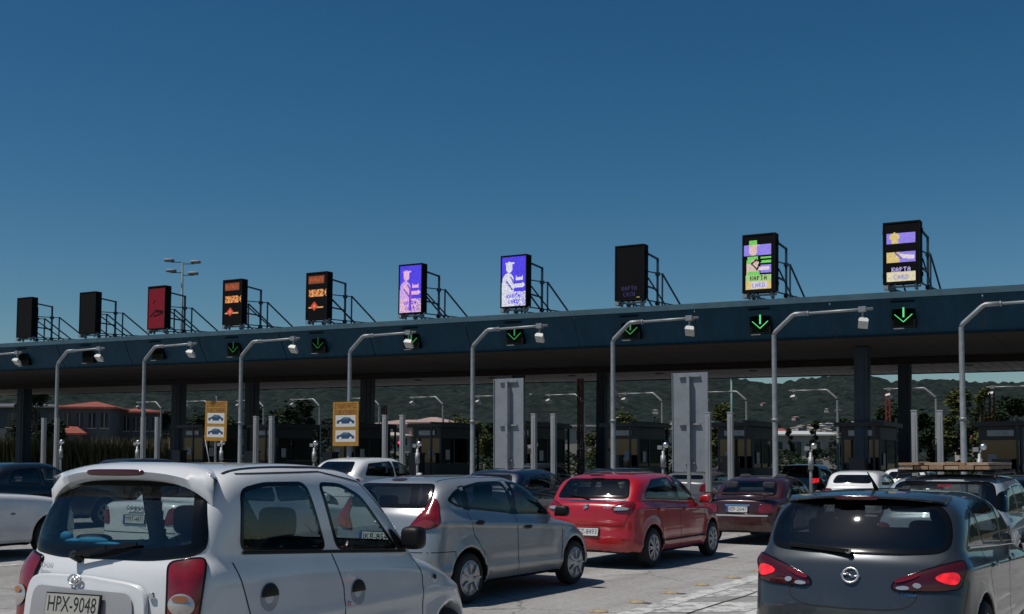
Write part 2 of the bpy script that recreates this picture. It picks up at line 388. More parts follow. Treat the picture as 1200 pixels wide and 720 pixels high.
b = MB(); b.box(((XR + XL) / 2, 51.32, 5.92), (XR - XL, 0.22, 0.30)); b.build('soffit_beam', m_soffit_dark, can)
for i in range(8):                                                 # recessed round downlights in the rear soffit
    b = MB(); b.lathe([(0.0, 5.965), (0.2, 5.965), (0.24, 5.985), (0.24, 6.0)], 20, c=(-2.6 - 5 * i, 55.5, 0)); b.build('soffit_downlight', m_black, can)
def column(x, y, w=0.52):
    b = MB(); b.box((x, y, 3.0), (w, w, 6.0)); b.box((x, y, .35), (w + .12, w + .12, .36))
    for s in (-1, 1):
        b.box((x + s * (w / 2 + .012), y, 3.2), (.024, w * .45, 5.2)); b.box((x, y + s * (w / 2 + .012), 3.2), (w * .45, .024, 5.2))
    b.build('column', m_navy, can)
for k, y, w in ((1, 45.5, .52), (1, 54.0, .52), (4, 54.0, .52), (5, 54.0, .52), (7, 54.0, .62), (-1, 54, .52), (-1, 45.5, .52), (9, 54, .62), (10, 54, .66), (13, 54, .70)):
    column(ISL(k) + (1.2 if k == 9 else 0), y, w)

# ------------------------------------------------------------------ LED message displays on the roof edge
FONT = {'K': '101 101 110 101 101', 'A': '010 101 111 101 101', 'P': '110 101 110 100 100', 'T': '111 010 010 010 010', 'C': '011 100 100 100 011', 'R': '110 101 110 101 101',
        'D': '110 101 101 101 110', 'S': '011 100 010 001 110', 'H': '101 101 111 101 101', 'M': '101 111 111 101 101', 'E': '111 100 110 100 111', 'O': '111 101 101 101 111',
        'N': '101 111 111 111 101', 'I': '111 010 010 010 111', ' ': '000 000 000 000 000', '-': '000 000 111 000 000', '1': '010 110 010 010 111', '2': '110 001 010 100 111', '/': '001 001 010 100 100', 'e': '011 101 111 100 011'}
LW, LH = 34, 62
def led_canvas(c=(0, 0, 0)): a = np.zeros((LH, LW, 3)); a[:] = c; return a
def put_text(a, s, x, y, c, sc=1):
    for ch in s:
        for j, row in enumerate(FONT[ch].split()):
            for i, v in enumerate(row):
                if v == '1': a[y + j * sc:y + (j + 1) * sc, x + i * sc:x + (i + 1) * sc] = c
        x += 4 * sc
def mask(fn):
    yy, xx = np.mgrid[0:LH, 0:LW]; return fn(xx + .5, yy + .5)
def seg(x, y, ax, ay, bx, by, r):
    t = np.clip(((x - ax) * (bx - ax) + (y - ay) * (by - ay)) / ((bx - ax) ** 2 + (by - ay) ** 2), 0, 1)
    return (x - ax - t * (bx - ax)) ** 2 + (y - ay - t * (by - ay)) ** 2 < r * r
def attendant(a, skin, body, bgc, line):
    """pictogram of a toll attendant reaching out with one arm"""
    a[mask(lambda x, y: (y < 62))] = bgc
    a[mask(lambda x, y: ((x - 10.5) / 5) ** 2 + ((y - 13) / 7) ** 2 < 1)] = skin
    a[mask(lambda x, y: (abs(x - 11.5) < 6.5) & (abs(y - 8) < 1.5))] = skin
    a[mask(lambda x, y: (((x - 9) / 8.5) ** 2 + ((y - 32) / 12) ** 2 < 1) | ((y > 32) & (x < 17)))] = body
    a[mask(lambda x, y: seg(x, y, 9, 28, 16, 37, 3.2) | seg(x, y, 16, 37, 30, 36, 2.6))] = skin
    a[mask(lambda x, y: (seg(x, y, 13, 26, 18, 34, 0.9) | seg(x, y, 7, 31, 15, 41, 0.9)))] = line
    a[mask(lambda x, y: (abs(x - 25) < 5.5) & (abs(y - 27) < 3))] = skin
    a[mask(lambda x, y: (abs(x - 25) < 4) & (abs(y - 25.2) < .8))] = bgc
def panel_sign(kind):
    B, W_, PK, V = (0.10, 0.07, 0.95), (0.85, 0.86, 1.0), (0.95, 0.45, 0.75), (0.35, 0.28, 0.98)
    Y, G, OR, RD = (0.85, 0.66, 0.26), (0.22, 0.75, 0.16), (0.55, 0.13, 0.05), (0.17, 0.008, 0.018)
    a = led_canvas()
    if kind in ('pink', 'white'):
        attendant(a, W_ if kind == 'white' else (0.95, 0.55, 0.85), W_ if kind == 'white' else (0.75, 0.45, 0.95), B, (0.12, 0.10, 0.6))
        a[44:62, :] = np.where(np.random.rand(18, LW, 1) < .75, np.array(W_ if kind == 'white' else (0.95, 0.6, 0.75)), a[44:62, :])
        if kind == 'pink': a[30:60, 15:19] = (0.30, 0.08, 0.75)
        put_text(a, 'KAPTA', 7, 47, B); put_text(a, 'CARD', 9, 54, B)
        a *= (0.75 + 0.5 * np.random.rand(LH, LW, 1))
    elif kind == 'green':
        f = led_canvas(); attendant(f, (0.90, 0.62, 0.60), (0.75, 0.62, 0.35), V, (0, 0, 0))
        a[10:22] = f[8:20]; a[5:10, 6:15] = G; a[23:28, 4:16] = G
        a[24:26, 19:31] = G; a[28:31, 19:31] = G; a[27:44, 3:17] = (0.80, 0.62, 0.55); a[40:44, 4:18] = G; a[27:31, 3:8] = G
        a[33:42, 19:31] = V; a[35:39, 14:29] = (0.90, 0.75, 0.80)
        a[mask(lambda x, y: seg(x, y, 9, 31, 14, 27, 1.0) | seg(x, y, 14, 27, 19, 29, 1.0) | seg(x, y, 19, 29, 16, 36, 1.0) | seg(x, y, 9, 31, 15, 38, .8))] = 0
        a[44:60, 2:32] = Y; a[44:51, 2:32] = (0.45, 0.75, 0.30); put_text(a, 'KAPTA', 7, 45, (0.02, 0.05, 0.02)); a[52:59, 8:26] = (0.80, 0.78, 0.95); put_text(a, 'CARD', 9, 53, (0.35, 0.30, 0.75))
        a[:, 31:] = 0
    elif kind == 'rows':
        a[10:21, 2:31] = V; a[mask(lambda x, y: ((x - 10) / 5.2) ** 2 + ((y - 14) / 4.6) ** 2 < 1)] = Y; a[18:21, 7:14] = Y
        a[30:41, 2:31] = V; a[30:41, 2:15] = Y; a[mask(lambda x, y: seg(x, y, 14, 34, 28, 36, 2.2))] = (0.92, 0.80, 0.85); a[mask(lambda x, y: seg(x, y, 11, 31, 17, 37, .8))] = (0.25, 0.18, 0.5)
        put_text(a, 'KAPTA', 7, 46, (0.55, 0.48, 0.95)); a[51:61, 2:31] = (0.88, 0.80, 0.55); put_text(a, 'CARD', 9, 54, (0.32, 0.35, 0.75))
    elif kind == 'faint':
        put_text(a, 'KAPTA', 7, 47, (0.035, 0.03, 0.10)); put_text(a, 'CASH', 9, 54, (0.035, 0.03, 0.10)); a[60:61, 26:30] = (0.5, 0.4, 0.1)
    elif kind == 'orange':
        a[3:14, 2:30] = (0.22, 0.06, 0.03); put_text(a, 'e-PASS', 4, 6, OR); a[4:13, 3:29] = np.maximum(a[4:13, 3:29], np.where(np.random.rand(9, 26, 1) < .5, np.array(OR) * .7, 0))
        a[22:32, 3:29] = np.where(np.random.rand(10, 26, 1) < .55, np.array((0.85, 0.33, 0.10)), np.array(OR) * .4); put_text(a, '1/2e', 7, 22, (0.95, 0.45, 0.16), 2)
        a[46:48, 3:29] = (0.75, 0.40, 0.14)
        a[mask(lambda x, y: (abs(x - 13) + abs(y - 45) < 6.5))] = (0.70, 0.08, 0.04); a[mask(lambda x, y: (abs(x - 13) + abs(y - 45) < 3))] = (0.95, 0.3, 0.15)
    elif kind == 'red':
        a[:] = RD; a *= (0.8 + 0.4 * np.random.rand(LH, LW, 1)); a[:2] = 0
        a[mask(lambda x, y: seg(x, y, 4, 44, 16, 36, 1.5) | seg(x, y, 16, 36, 30, 38, 2.2) | seg(x, y, 30, 40, 12, 44, 1.5) | seg(x, y, 10, 24, 13, 20, 1))] = (0.02, 0.0, 0.0)
    return a * (0.82 + 0.3 * np.random.rand(LH, LW, 1))
def screen_mesh(a, w, h):
    b = MB(); vs = [((i / LW - .5) * w, 0, (1 - j / LH) * h) for j in range(LH + 1) for i in range(LW + 1)]
    fs = [(j * (LW + 1) + i, (j + 1) * (LW + 1) + i, (j + 1) * (LW + 1) + i + 1, j * (LW + 1) + i + 1) for j in range(LH) for i in range(LW)]
    me = b.add(vs, fs).mesh('screen'); ca = me.color_attributes.new('led', 'FLOAT_COLOR', 'CORNER')
    cc = np.ones((LH * LW, 4, 4)); cc[:, :, :3] = a.reshape(-1, 1, 3); ca.data.foreach_set('color', cc.ravel()); return me
m_led = attr_emit('led_cells', 0.85)
def frame_mesh(sx):
    """one side truss: bracket arms, upright, post and raking stay"""
    b = MB(); x = sx
    b.bar((x, .36, 1.78), (x, 1.25, 1.72), .065); b.bar((x, 1.25, -.25), (x, 1.25, 1.76), .075)
    b.bar((x, .36, .52), (x, 1.25, .50), .06); b.bar((x, .36, 1.10), (x, 1.75, 1.18), .04)
    b.bar((x, 1.72, -.22), (x, 1.72, 1.22), .055); b.bar((x, 1.72, 1.2), (x, 4.2, -.18), .055)
    b.bar((x, .36, .85), (x, 2.4, -.2), .045); b.bar((x, .3, -.02), (x, 3.5, .12), .045); b.box((x, 1.25, 1.13), (.14, .16, .14)); b.box((x, 1.25, -.02), (.14, .16, .14))
    return b
fr_me = [frame_mesh(s).mesh('side_truss') for s in (-.62, .62)]
for f_ in fr_me: f_.materials.append(m_navy)
cb = MB(); cb.box((0, .18, 1.05), (1.24, .36, 2.14)); cb.box((0, -.012, 2.10), (1.24, .024, .05)); cb.box((0, -.012, .005), (1.24, .024, .05))
for s in (-1, 1): cb.box((s * .595, -.012, 1.05), (.05, .024, 2.04)); cb.box((s * .64, .2, .3), (.05, .14, .14)); cb.box((s * .64, .2, 1.8), (.05, .14, .14))
cab_me = cb.mesh('cabinet'); cab_me.materials.append(m_black)
fb = MB()
for s in (-.45, .45): fb.bar((s, .1, -.22), (s, .1, 0), .07); fb.bar((s, .1, -.2), (s + .25, .1, 0), .04); fb.bar((s, .3, -.22), (s, .3, 0), .07)
fb.bar((-.6, .2, -.1), (.6, .2, -.1), .06); fb.box((-.52, .05, -.13), (.16, .2, .14))
foot_me = fb.mesh('foot'); foot_me.materials.append(m_galv)
kinds = ['rows', 'green', 'faint', 'white', 'pink', 'orange', 'orange', 'red', 'off', 'off']
labels = ['roof display with two purple and yellow bands, rightmost of the displays',
          'roof display lit with green, purple and yellow blocks',
          'dark roof display with faint violet lettering between lit displays',
          'roof display showing a white attendant pictogram on bright blue',
          'roof display showing a pink attendant pictogram on violet blue',
          'roof display with orange rows next to the pink and violet display',
          'roof display with orange rows next to the all red display',
          'roof display glowing plain dull red',
          'switched off black roof display nearest the red one',
          'switched off black roof display at the far left end']
for i, kd in enumerate(kinds):
    x = -7.6 - 5.0 * i - (0, 0, .1, .22, .3, .4, .45, .42, .35, .25)[i]; y = 40.62
    t = empty('message_display', (x, y, 7.72 + gz(x))); tag(t, labels[i], 'display', 'message displays along the canopy roof')
    t.rotation_euler = (0, SLOPE, R(-1.5))
    for me, nm in ((cab_me, 'cabinet'), (fr_me[0], 'side_truss'), (fr_me[1], 'side_truss'), (foot_me, 'foot')):
        o = bpy.data.objects.new(nm, me); COL.objects.link(o); o.parent = t
    me = screen_mesh(panel_sign(kd), 1.12, 2.02) if kd != 'off' else screen_mesh(led_canvas((0.002, 0.002, 0.002)), 1.12, 2.02)
    o = link('screen', me, m_led, t); o.location = (0, -.006, .035)

# ------------------------------------------------------------------ green arrow lane signals hung on the fascia
m_green = mat('green_led', (0.02, 0.2, 0.05), 0.5, emit=(0.16, 1.0, 0.32), estr=0.8)
m_greendim = mat('green_led_faint', (0.02, 0.12, 0.03), 0.5, emit=(0.12, 0.9, 0.16), estr=0.05)
m_greenglow = mat('signal_face', (0.001, 0.004, 0.0015), 0.8, spec=0.05)
m_greenmid = mat('green_led_medium', (0.02, 0.16, 0.04), 0.5, emit=(0.14, 0.95, 0.24), estr=0.22)
def arrow(b, y):
    b.box((0, y, .10), (.055, .02, .36))
    for s in (-1, 1): b.bar((s * .29, y, .02), (0, y, -.24), .055, .02)
sig_lab = ['bright green arrow signal under the two band display, rightmost', 'bright green arrow signal under the green and purple display', 'green arrow signal under the dark display with faint lettering',
           'green arrow signal under the white attendant display', 'green arrow signal under the pink attendant display', 'dim green arrow signal under the orange display beside the pink one',
           'very dim green arrow signal under the orange display beside the red one', 'unlit black lane signal box under the red display', 'unlit black lane signal box below the inner switched off display', 'unlit black lane signal box below the leftmost display']
for i in range(10):
    x = -7.55 - 5 * i - (0, 0, .1, .2, .25, .3, .35, .35, .3, .25)[i]; t = empty('lane_signal', (x, YF + .30, 6.62 + gz(x))); t.rotation_euler = (0, SLOPE, 0)
    tag(t, sig_lab[i], 'signal', 'lane signals on the fascia')
    b = MB(); b.box((0, .12, 0), (.78, .26, .84)); b.box((0, -.10, .43), (.78, .22, .03)); b.build('housing', m_black, t)
    b = MB(); b.box((0, -.014, -.03), (.62, .006, .66)); b.build('face', m_greenglow, t)
    if i < 7:
        b = MB(); arrow(b, -.03); b.build('arrow', m_green if i < 2 else m_greenmid if i < 5 else m_greendim, t)
    b = MB(); b.box((-.14, -.06, -.47), (.34, .1, .03)); b.build('bracket', m_galv, t)

# ------------------------------------------------------------------ cranked lamp posts on the islands
def lamp_post(x, y, s, label, group, h=5.55, arm=2.5, kick=0.0):
    t = empty('lamp_post', (x, y, gz(x))); tag(t, label, 'lamp post', group)
    b = MB(); b.tube([(0, 0, 0.17), (0, 0, 1.2), (0, 0, 1.21), (0, 0, h - .55)], [.088, .088, .084, .066], 14, False); b.tube([(0, 0, .17), (0, 0, .2)], .2, 12)
    b.tube([(0, 0, 2.75), (0, 0, 2.82)], .094, 14); b.build('pole', m_galv, t, True)
    b = MB(); b.tube([(0, 0, h - .55), (s * .05, 0, h - .46), (s * .52, 0, h - .04), (s * .60, 0, h), (s * .95, 0, h + .005)], .062, 12)
    b.tube([(s * .95, 0, h), (s * .99, 0, h)], .072, 12); b.tube([(s * .95, 0, h), (s * arm, 0, h + .02)], .040, 10); b.build('arm', m_galv, t, True)
    b = MB(); b.box((s * (arm - .28), 0, h + .02), (.2, .15, .15)); b.bar((s * (arm - .28), 0, h), (s * (arm - .28), 0, h - .22), .05); b.build('clamp', m_galv, t)
    b = MB(); rot = Matrix.Rotation(R(-34), 3, 'X') @ Matrix.Rotation(R(14 * s), 3, 'Z')
    b.box((s * (arm - .26), -.03, h - .38), (.26, .32, .09), rot); b.box((s * (arm - .26), .0, h - .31), (.21, .24, .06), rot); b.build('luminaire', m_white, t)
    return t
names = ['rightmost cranked lamp post in front of the canopy', 'cranked lamp post with lit head between the two brightest green arrows', 'cranked lamp post by the arrow under the dark display',
         'cranked lamp post beside the left grey sign back', 'cranked lamp post carrying the right yellow sign', 'cranked lamp post next to the left yellow sign',
         'cranked lamp post in front of the red roofed building, right hand one', 'cranked lamp post at the left edge of the red roofed building', 'cranked lamp post cut by the left picture edge']
for i in range(9):
    lamp_post(-4.5 - 5 * i, 32.0, 1, names[i], 'lamp posts before the canopy', 5.75, 2.75)
ORD = ['first', 'second', 'third', 'fourth', 'fifth', 'sixth', 'seventh', 'eighth', 'ninth', 'tenth', 'eleventh', 'twelfth', 'thirteenth']
for k in range(13):
    lamp_post(-5.0 - 5 * k, 62.0, -1, '%s from the right of the distant left pointing lamp posts beneath the canopy' % ORD[k], 'lamp posts beyond the canopy', 5.35, 2.6)

# paired tall square posts on the island noses
pair_lab = ['right of the roof loaded silver estate', 'behind the dark red saloon', 'right of the left grey sign back', 'right of the right yellow sign', 'behind the white hatchback roof', 'before the red roofed building', 'near the left picture edge']
for k in range(9):
    for s, side in ((-1, 'left'), (1, 'right')):
        x = -4.70 - 5 * k + s * .27; b = MB(); b.box((0, 0, 1.50), (.125, .125, 2.66)); b.box((0, 0, 2.845), (.14, .14, .03)); b.box((0, 0, .19), (.26, .26, .04)); b.box((0, -.066, 1.5), (.04, .012, 2.5))
        o = b.build('guard_post', m_post); o.location = (x, 27.8 + (.12 if s > 0 else 0), gz(x))
        tag(o, ('%s post of the tall pale grey pair %s' % (side, pair_lab[k])) if k < 7 else 'tall pale grey guard post of a pair beyond the left side', 'guard post', 'paired guard posts on the islands')

# stubby posts with a bright round camera head
for k in range(10):
    x = -4.95 - 5 * k + .25; t = empty('camera_post', (x, 36.5, gz(x)))
    tag(t, '%s from the right of the short ball headed camera posts on the islands' % ORD[k], 'camera post', 'ball headed camera posts on the islands')
    b = MB(); b.tube([(0, 0, .17), (0, 0, 1.9)], .05, 10); b.tube([(0, 0, 1.35), (0, 0, 1.75)], .085, 12); b.build('post', m_galv, t, True)
    b = MB(); b.sq((.12, -.05, 2.10), (.19, .22, .19), .8); b.build('ball_head', mat('satin_metal', (.6, .6, .62), .3, .9), t, True)
    b = MB(); b.box((-.10, 0, 2.02), (.16, .12, .13)); b.bar((0, 0, 1.9), (.1, 0, 2.1), .05); b.build('bracket', m_galv, t)

# rear faces of two tall lane signs
def sign_back(x, y, label):
    t = empty('lane_sign', (x, y, gz(x))); tag(t, label, 'sign', 'tall lane signs seen from behind')
    b = MB(); b.box((0, 0, 2.68), (1.04, .03, 2.74)); b.build('panel', m_panel, t)
    b = MB(); b.box((0, -.13, 2.0), (.085, .085, 3.9)); b.box((0, -.13, .2), (.3, .3, .04)); b.build('post', m_galv, t)
    for z in (3.95, 2.62, 1.55): b = MB(); b.box((0, -.055, z), (.62 if z > 2 else .3, .05, .05)); b.build('bracket', m_galv, t)
    for s in (-1, 1): b = MB(); b.box((s * .515, -.025, 2.68), (.018, .03, 2.73)); b.build('panel_rim', m_panel, t)
sign_back(-17.35, 30.6, 'grey back of a tall lane sign left of the red hatchback')
sign_back(-11.35, 30.2, 'grey back of a tall lane sign above the dark red saloon')

# yellow subscriber notices with two car pictures
m_yel = mat('amber_sign_face', (0.34, 0.17, 0.02), 0.6, var=0.12); m_brown = mat('sign_brown_ink', (0.09, 0.015, 0.006), 0.6)
m_pic = mat('sign_white_panel', (0.55, 0.55, 0.52), 0.5); m_pblue = mat('sign_blue_print', (0.02, 0.05, 0.13), 0.5); m_pteal = mat('sign_teal_print', (0.06, 0.16, 0.20), 0.5)
def notice(x, y, z, label, lines, own_post, tilt):
    t = empty('notice_sign', (x, y, gz(x))); tag(t, label, 'sign', 'yellow notices')
    s = empty_part = None
    b = MB(); b.box((0, 0, z), (1.10, .03, 1.52)); pn = b.build('panel', m_yel, t); pn.rotation_euler = (0, tilt, 0)
    for i, tx in enumerate(lines): text('lettering', tx, .24, m_brown, pn, (0, -.018, z + .61 - .22 * i), width=.94)
    for j, zc in enumerate((.10, -.42)):
        b = MB(); b.box((0, -.0165, z + zc), (.86, .004, .40)); b.build('picture', m_pic, pn)
        car = [(-.38, -.09), (.38, -.09), (.38, .0), (.30, .03), (.16, .12), (-.08, .13), (-.22, .05), (-.38, .01)]
        b = MB(); b.add([(u, -.0195, z + zc + v) for u, v in car], [tuple(range(len(car)))]); b.build('car_picture', m_pblue, pn)
        b = MB(); b.add([(u, -.0205, z + zc + v) for u, v in [(-.16, .05), (.12, .05), (.12, .10), (-.06, .10)]], [(0, 1, 2, 3)]); b.build('car_window_picture', m_pteal, pn)
        for wx in (-.22, .22):
            b = MB(); b.add([(wx + .06 * math.cos(a), -.0205, z + zc - .08 + .06 * math.sin(a)) for a in [k * .524 for k in range(12)]], [tuple(range(12))]); b.build('wheel_picture', m_pic, pn)
    if own_post:
        b = MB(); b.tube([(0, .06, .17), (0, .06, z + .95)], .04, 10); b.bar((-.55, .05, z - .55), (-.05, .05, .4), .03); b.build('post', m_galv, t, True)
    b = MB(); b.box((0, .03, z + .4), (.5, .04, .05)); b.box((0, .03, z - .4), (.5, .04, .05)); b.build('bracket', m_galv, t)
notice(-24.5, 31.8, 2.72, 'yellow notice with two car pictures strapped to a lamp post', ('ΣΥΝΔΡΟΜΗΤΕΣ', 'SUBSCRIBERS'), False, 0.0)
notice(-31.35, 32.6, 2.88, 'slightly tilted yellow notice with two car pictures, the left one', ('ΣΥΝΔΡΟΜΗΤΕΣ', 'SUBSCRIBERS'), True, R(1.5))

# toll booths under the canopy
FRAME_POST = MB().box((0, 0, 0), (.07, .07, 1.17)).mesh('frame_post'); FRAME_POST.materials.append(m_navy)
def booth(k):
    x = ISL(k); t = empty('toll_booth', (x, 46.8, gz(x) + .17)); tag(t, BOOTH_LAB[k], 'toll booth', 'toll booths under the canopy')
    b = MB(); b.box((0, 0, .55), (1.5, 3.0, 1.1)); b.box((0, 0, 2.52), (1.5, 3.0, .5)); b.build('wall', m_booth, t)
    for sx in (-1, 1):
        for y in (-1.46, -.3, 1.46): o = bpy.data.objects.new('frame_post', FRAME_POST); COL.objects.link(o); o.parent = t; o.location = (sx * .71, y, 1.69)
    for sx in (-1, 1):
        for y0, y1 in ((-1.42, -.34), (-.26, 1.42)): b = MB(); b.box((sx * .71, (y0 + y1) / 2, 1.69), (.012, y1 - y0, 1.15)); b.build('pane', m_glass_booth, t)
    for y in (-1.47, 1.47): b = MB(); b.box((0, y, 1.69), (1.33, .012, 1.15)); b.build('pane', m_glass_booth, t)
    b = MB(); b.box((0, 0, 2.86), (1.9, 3.6, .16)); b.build('roof', m_booth, t)
    b = MB(); b.box((0, .2, 1.15), (1.2, .7, .06)); b.box((0, -.3, .75), (.45, .45, .9)); b.build('counter', m_trim, t)
    b = MB(); b.box((.76, -.9, 1.5), (.012, .34, .46)); b.build('notice', m_white, t)
    b = MB(); b.box((.2 if k % 2 else -.3, -1.485, 1.55), (.30, .012, .40)); b.build('notice', m_panel, t)
    b = MB(); b.box((0, -1.53, 2.52), (.9, .05, .22)); b.build('lane_plate', m_galv, t)
    b = MB(); b.tube([(-.72, 2.6, 0), (-.72, 2.6, 2.6 + .3 * (k % 3))], .045, 8); b.build('service_post', m_post, t, True)
    # coin machine ahead of the booth
    b = MB(); b.box((.15, -2.6, .75), (.55, .5, 1.5)); b.box((.15, -2.6, 1.54), (.62, .58, .08)); b.build('coin_machine', m_booth, t)
    # raised gantry frame
    b = MB(); b.box((.62, -2.1, 1.4), (.08, .08, 2.8)); b.box((.62, 2.1, 1.4), (.08, .08, 2.8)); b.box((.62, 0, 2.98), (.08, 4.3, .08)); b.build('gantry', m_booth, t)
BOOTH_LAB = {-1: 'dark toll booth at the right edge beside the silver estate', 0: 'dark toll booth right of the front navy column', 1: 'dark toll booth beside the front navy column', 2: 'dark toll booth behind the tall grey sign back above the saloon', 3: 'dark toll booth above the red hatchback bonnet',
             4: 'dark toll booth above the red hatchback roof', 5: 'dark toll booth right of the left grey sign back', 6: 'dark toll booth behind the silver hatchback roof', 7: 'dark toll booth beside the right yellow notice', 8: 'dark toll booth between the two yellow notices',
             9: 'dark toll booth behind the left yellow notice', 10: 'dark toll booth behind the white hatchback roof', 11: 'dark toll booth before the red roofed building', 12: 'dark toll booth near the left picture edge'}
for k in range(-1, 9): booth(k)
# lane barriers with red lamps
m_redlamp = mat('red_signal_lamp', (0.3, 0.01, 0.01), 0.4, emit=(1, .03, .06), estr=2.0)
for k in (0, 1, 3, 6):
    x = ISL(k) - .55; t = empty('barrier_signal', (x, 51.0, gz(x) + .17)); tag(t, 'small red signal lamp on a short post past booth number %s' % ['one', 'two', '', 'four', '', '', 'seven'][k], 'signal', 'red lamps at the barriers')
    b = MB(); b.tube([(0, 0, 0), (0, 0, 1.9)], .04, 8); b.build('post', m_booth, t)
    b = MB(); b.box((0, 0, 2.05), (.22, .16, .42)); b.build('housing', m_black, t)
    b = MB(); b.lathe([(0, -.10), (.06, -.095), (.085, -.08)], 16, 'y', (0, 0, 2.12)); b.build('lamp', m_redlamp, t)

# oxide red steel masts beyond the booths
for i, (x, y, h, lab) in enumerate([(-33.2, 58.5, 5.2, 'thin oxide red mast left of the left grey sign back'), (-25.6, 52.5, 5.6, 'oxide red mast right of the silver hatchback'), (-7.2, 60.8, 5.0, 'oxide red mast near the right picture edge'), (-13.2, 66, 5.4, 'oxide red mast right of the second lamp post'), (-41.0, 57, 4.6, 'oxide red mast left of the right yellow notice')]):
    t = empty('red_mast', (x, y, gz(x))); tag(t, lab, 'mast', 'oxide red masts')
    b = MB()
    for sx, sy in ((-1, -1), (1, -1), (1, 1), (-1, 1)): b.box((sx * .10, sy * .10, h / 2), (.06, .06, h))
    b.build('post', m_rust, t); b = MB(); z = .3
    while z < h - .5: b.bar((-.1, -.1, z), (.1, -.1, z + .35), .035); b.bar((.1, -.1, z + .35), (-.1, -.1, z + .7), .035); z += .7
    b.build('lacing', m_rust, t)

def at(px, dist):
    """ground point in the direction of a photograph column, at a distance along the optical axis"""
    lat = (px - 600) / F_PX * dist; return (-math.sin(YAW) * dist + math.cos(YAW) * lat, math.cos(YAW) * dist + math.sin(YAW) * lat)
# tall lighting mast and a green lamp column
mx_, my_ = at(211, 130); t = empty('lighting_mast', (mx_, my_, gz(mx_)), YAW); tag(t, 'tall thin lighting mast with four floodlights behind the red display', 'mast')
b = MB(); b.tube([(0, 0, 0), (0, 0, 23.2)], [.28, .10], 12); b.build('pole', mat('mast_green_grey', (0.06, 0.10, 0.10), 0.5), t, True)
for i, (s, z) in enumerate(((-1, 23.4), (1, 23.2), (-1, 22.2), (1, 21.9))):
    b = MB(); b.bar((0, 0, z - .2), (s * 1.3, 0, z - .2), .08); b.build('arm', m_navy, t)
    b = MB(); b.sq((s * (1.5 if i < 2 else 1.25), -.1, z), (1.15, .8, .34), .5); b.build('floodlight', m_panel, t, True)
t = empty('lamp_column', (-36.5, 108.5, gz(-36.5))); tag(t, 'pale green lamp column in front of the far hillside', 'lamp post')
b = MB(); b.tube([(0, 0, 0), (0, 0, 9.6)], [.16, .09], 10); b.build('pole', mat('pale_green_paint', (0.10, 0.20, 0.17), .5), t, True)
b = MB(); b.sq((0, -.5, 9.7), (.3, 1.2, .18), .5); b.build('luminaire', m_panel, t, True)

# ------------------------------------------------------------------ beyond the plaza: buildings, trees, dry planting
m_tile = mat('terracotta_roof', (0.22, 0.055, 0.035), 0.8, var=0.25, vscale=1.5); m_wall = mat('grey_render', (0.08, 0.085, 0.09), 0.9, var=0.15); m_cream = mat('pale_render', (0.36, 0.32, 0.29), 0.9, var=0.15, vscale=.6); m_pink = mat('rose_render', (0.32, 0.22, 0.20), .9, var=.15, vscale=.6)
m_pane = mat('dark_window', (0.02, 0.025, 0.03), 0.15)
def house(px, dist, w, d, h, label, wall, roofh=1.6, cols=5, storeys=2, z0=None, rz=None, group=None, roof=m_tile, over=.5):
    x, y = at(px, dist); t = empty('house', (x, y, gz(x) if z0 is None else z0), YAW if rz is None else rz); tag(t, label, 'house', group)
    b = MB(); b.box((0, 0, h / 2 - 2), (w, d, h + 4)); b.build('wall', wall, t)
    a, e = w / 2 + over, d / 2 + over; r = max(.2, a - e)
    b = MB(); b.add([(-a, -e, h), (a, -e, h), (a, e, h), (-a, e, h), (-r, 0, h + roofh), (r, 0, h + roofh), (-a, -e, h - .18), (a, -e, h - .18), (a, e, h - .18), (-a, e, h - .18)],
                    [(0, 1, 5, 4), (1, 2, 5), (2, 3, 4, 5), (3, 0, 4), (0, 6, 7, 1), (1, 7, 8, 2), (2, 8, 9, 3), (3, 9, 6, 0), (9, 8, 7, 6)]); b.build('roof', roof, t)
    sh = h / storeys
    for s in range(storeys):
        for c in range(cols):
            wx = -w / 2 + w * (c + .5) / cols; ww = min(1.6, w / cols * .55)
            b = MB(); b.box((wx, -d / 2 - .012, s * sh + sh * .55), (ww, .03, sh * .48)); wi = b.build('window', m_pane, t)
            if dist < 200:
                b = MB(); b.box((wx, -d / 2 - .05, s * sh + sh * .55 - sh * .26), (ww + .25, .12, .09)); b.box((wx, -d / 2 - .035, s * sh + sh * .55), (.06, .03, sh * .48)); b.build('sill', m_cream, wi)
    return t
house(112, 116, 4.6, 8, 5.9, 'two storey building with terracotta hipped roof beyond the left booths', m_wall, .7, 4, 2, rz=YAW + .12)
house(163, 122, 5.6, 8, 5.7, 'lower wing with terracotta roof right of the two storey building', m_wall, .5, 6, 2, rz=YAW + .12)
house(86, 112, 1.8, 4, 3.3, 'small red roofed porch left of the two storey building', m_wall, .8, 1, 1, rz=YAW + .25)
house(20, 150, 16, 9, 7.5, 'grey flat looking block at the left edge under the canopy', m_wall, .6, 6, 2, roof=m_wall)
house(478, 210, 12, 9, 7.2, 'pale house with rose roof left of the silver hatchback roof', m_cream, .9, 4, 2, roof=m_pink)
house(508, 205, 8, 7, 7.4, 'small rose house beside the pale one with the rose roof', m_pink, 1.0, 3, 2, roof=m_pink)
house(462, 200, 6, 7, 5.0, 'low cream house below the pale house with the rose roof', m_cream, .6, 3, 2, roof=m_cream)
house(652, 190, 20, 9, 6.2, 'long white low building seen right of the left grey sign back', m_cream, .4, 8, 2, roof=m_wall)
house(780, 170, 14, 8, 5.6, 'white low building behind the third lamp post', m_cream, .4, 6, 1, roof=m_cream)
house(925, 150, 12, 7, 4.6, 'low white shed with bright flat roof above the toll booths', m_cream, .5, 5, 1, roof=m_white)
house(898, 165, 5, 6, 5.2, 'small terracotta roofed house left of the white shed', m_cream, 1.2, 2, 1)
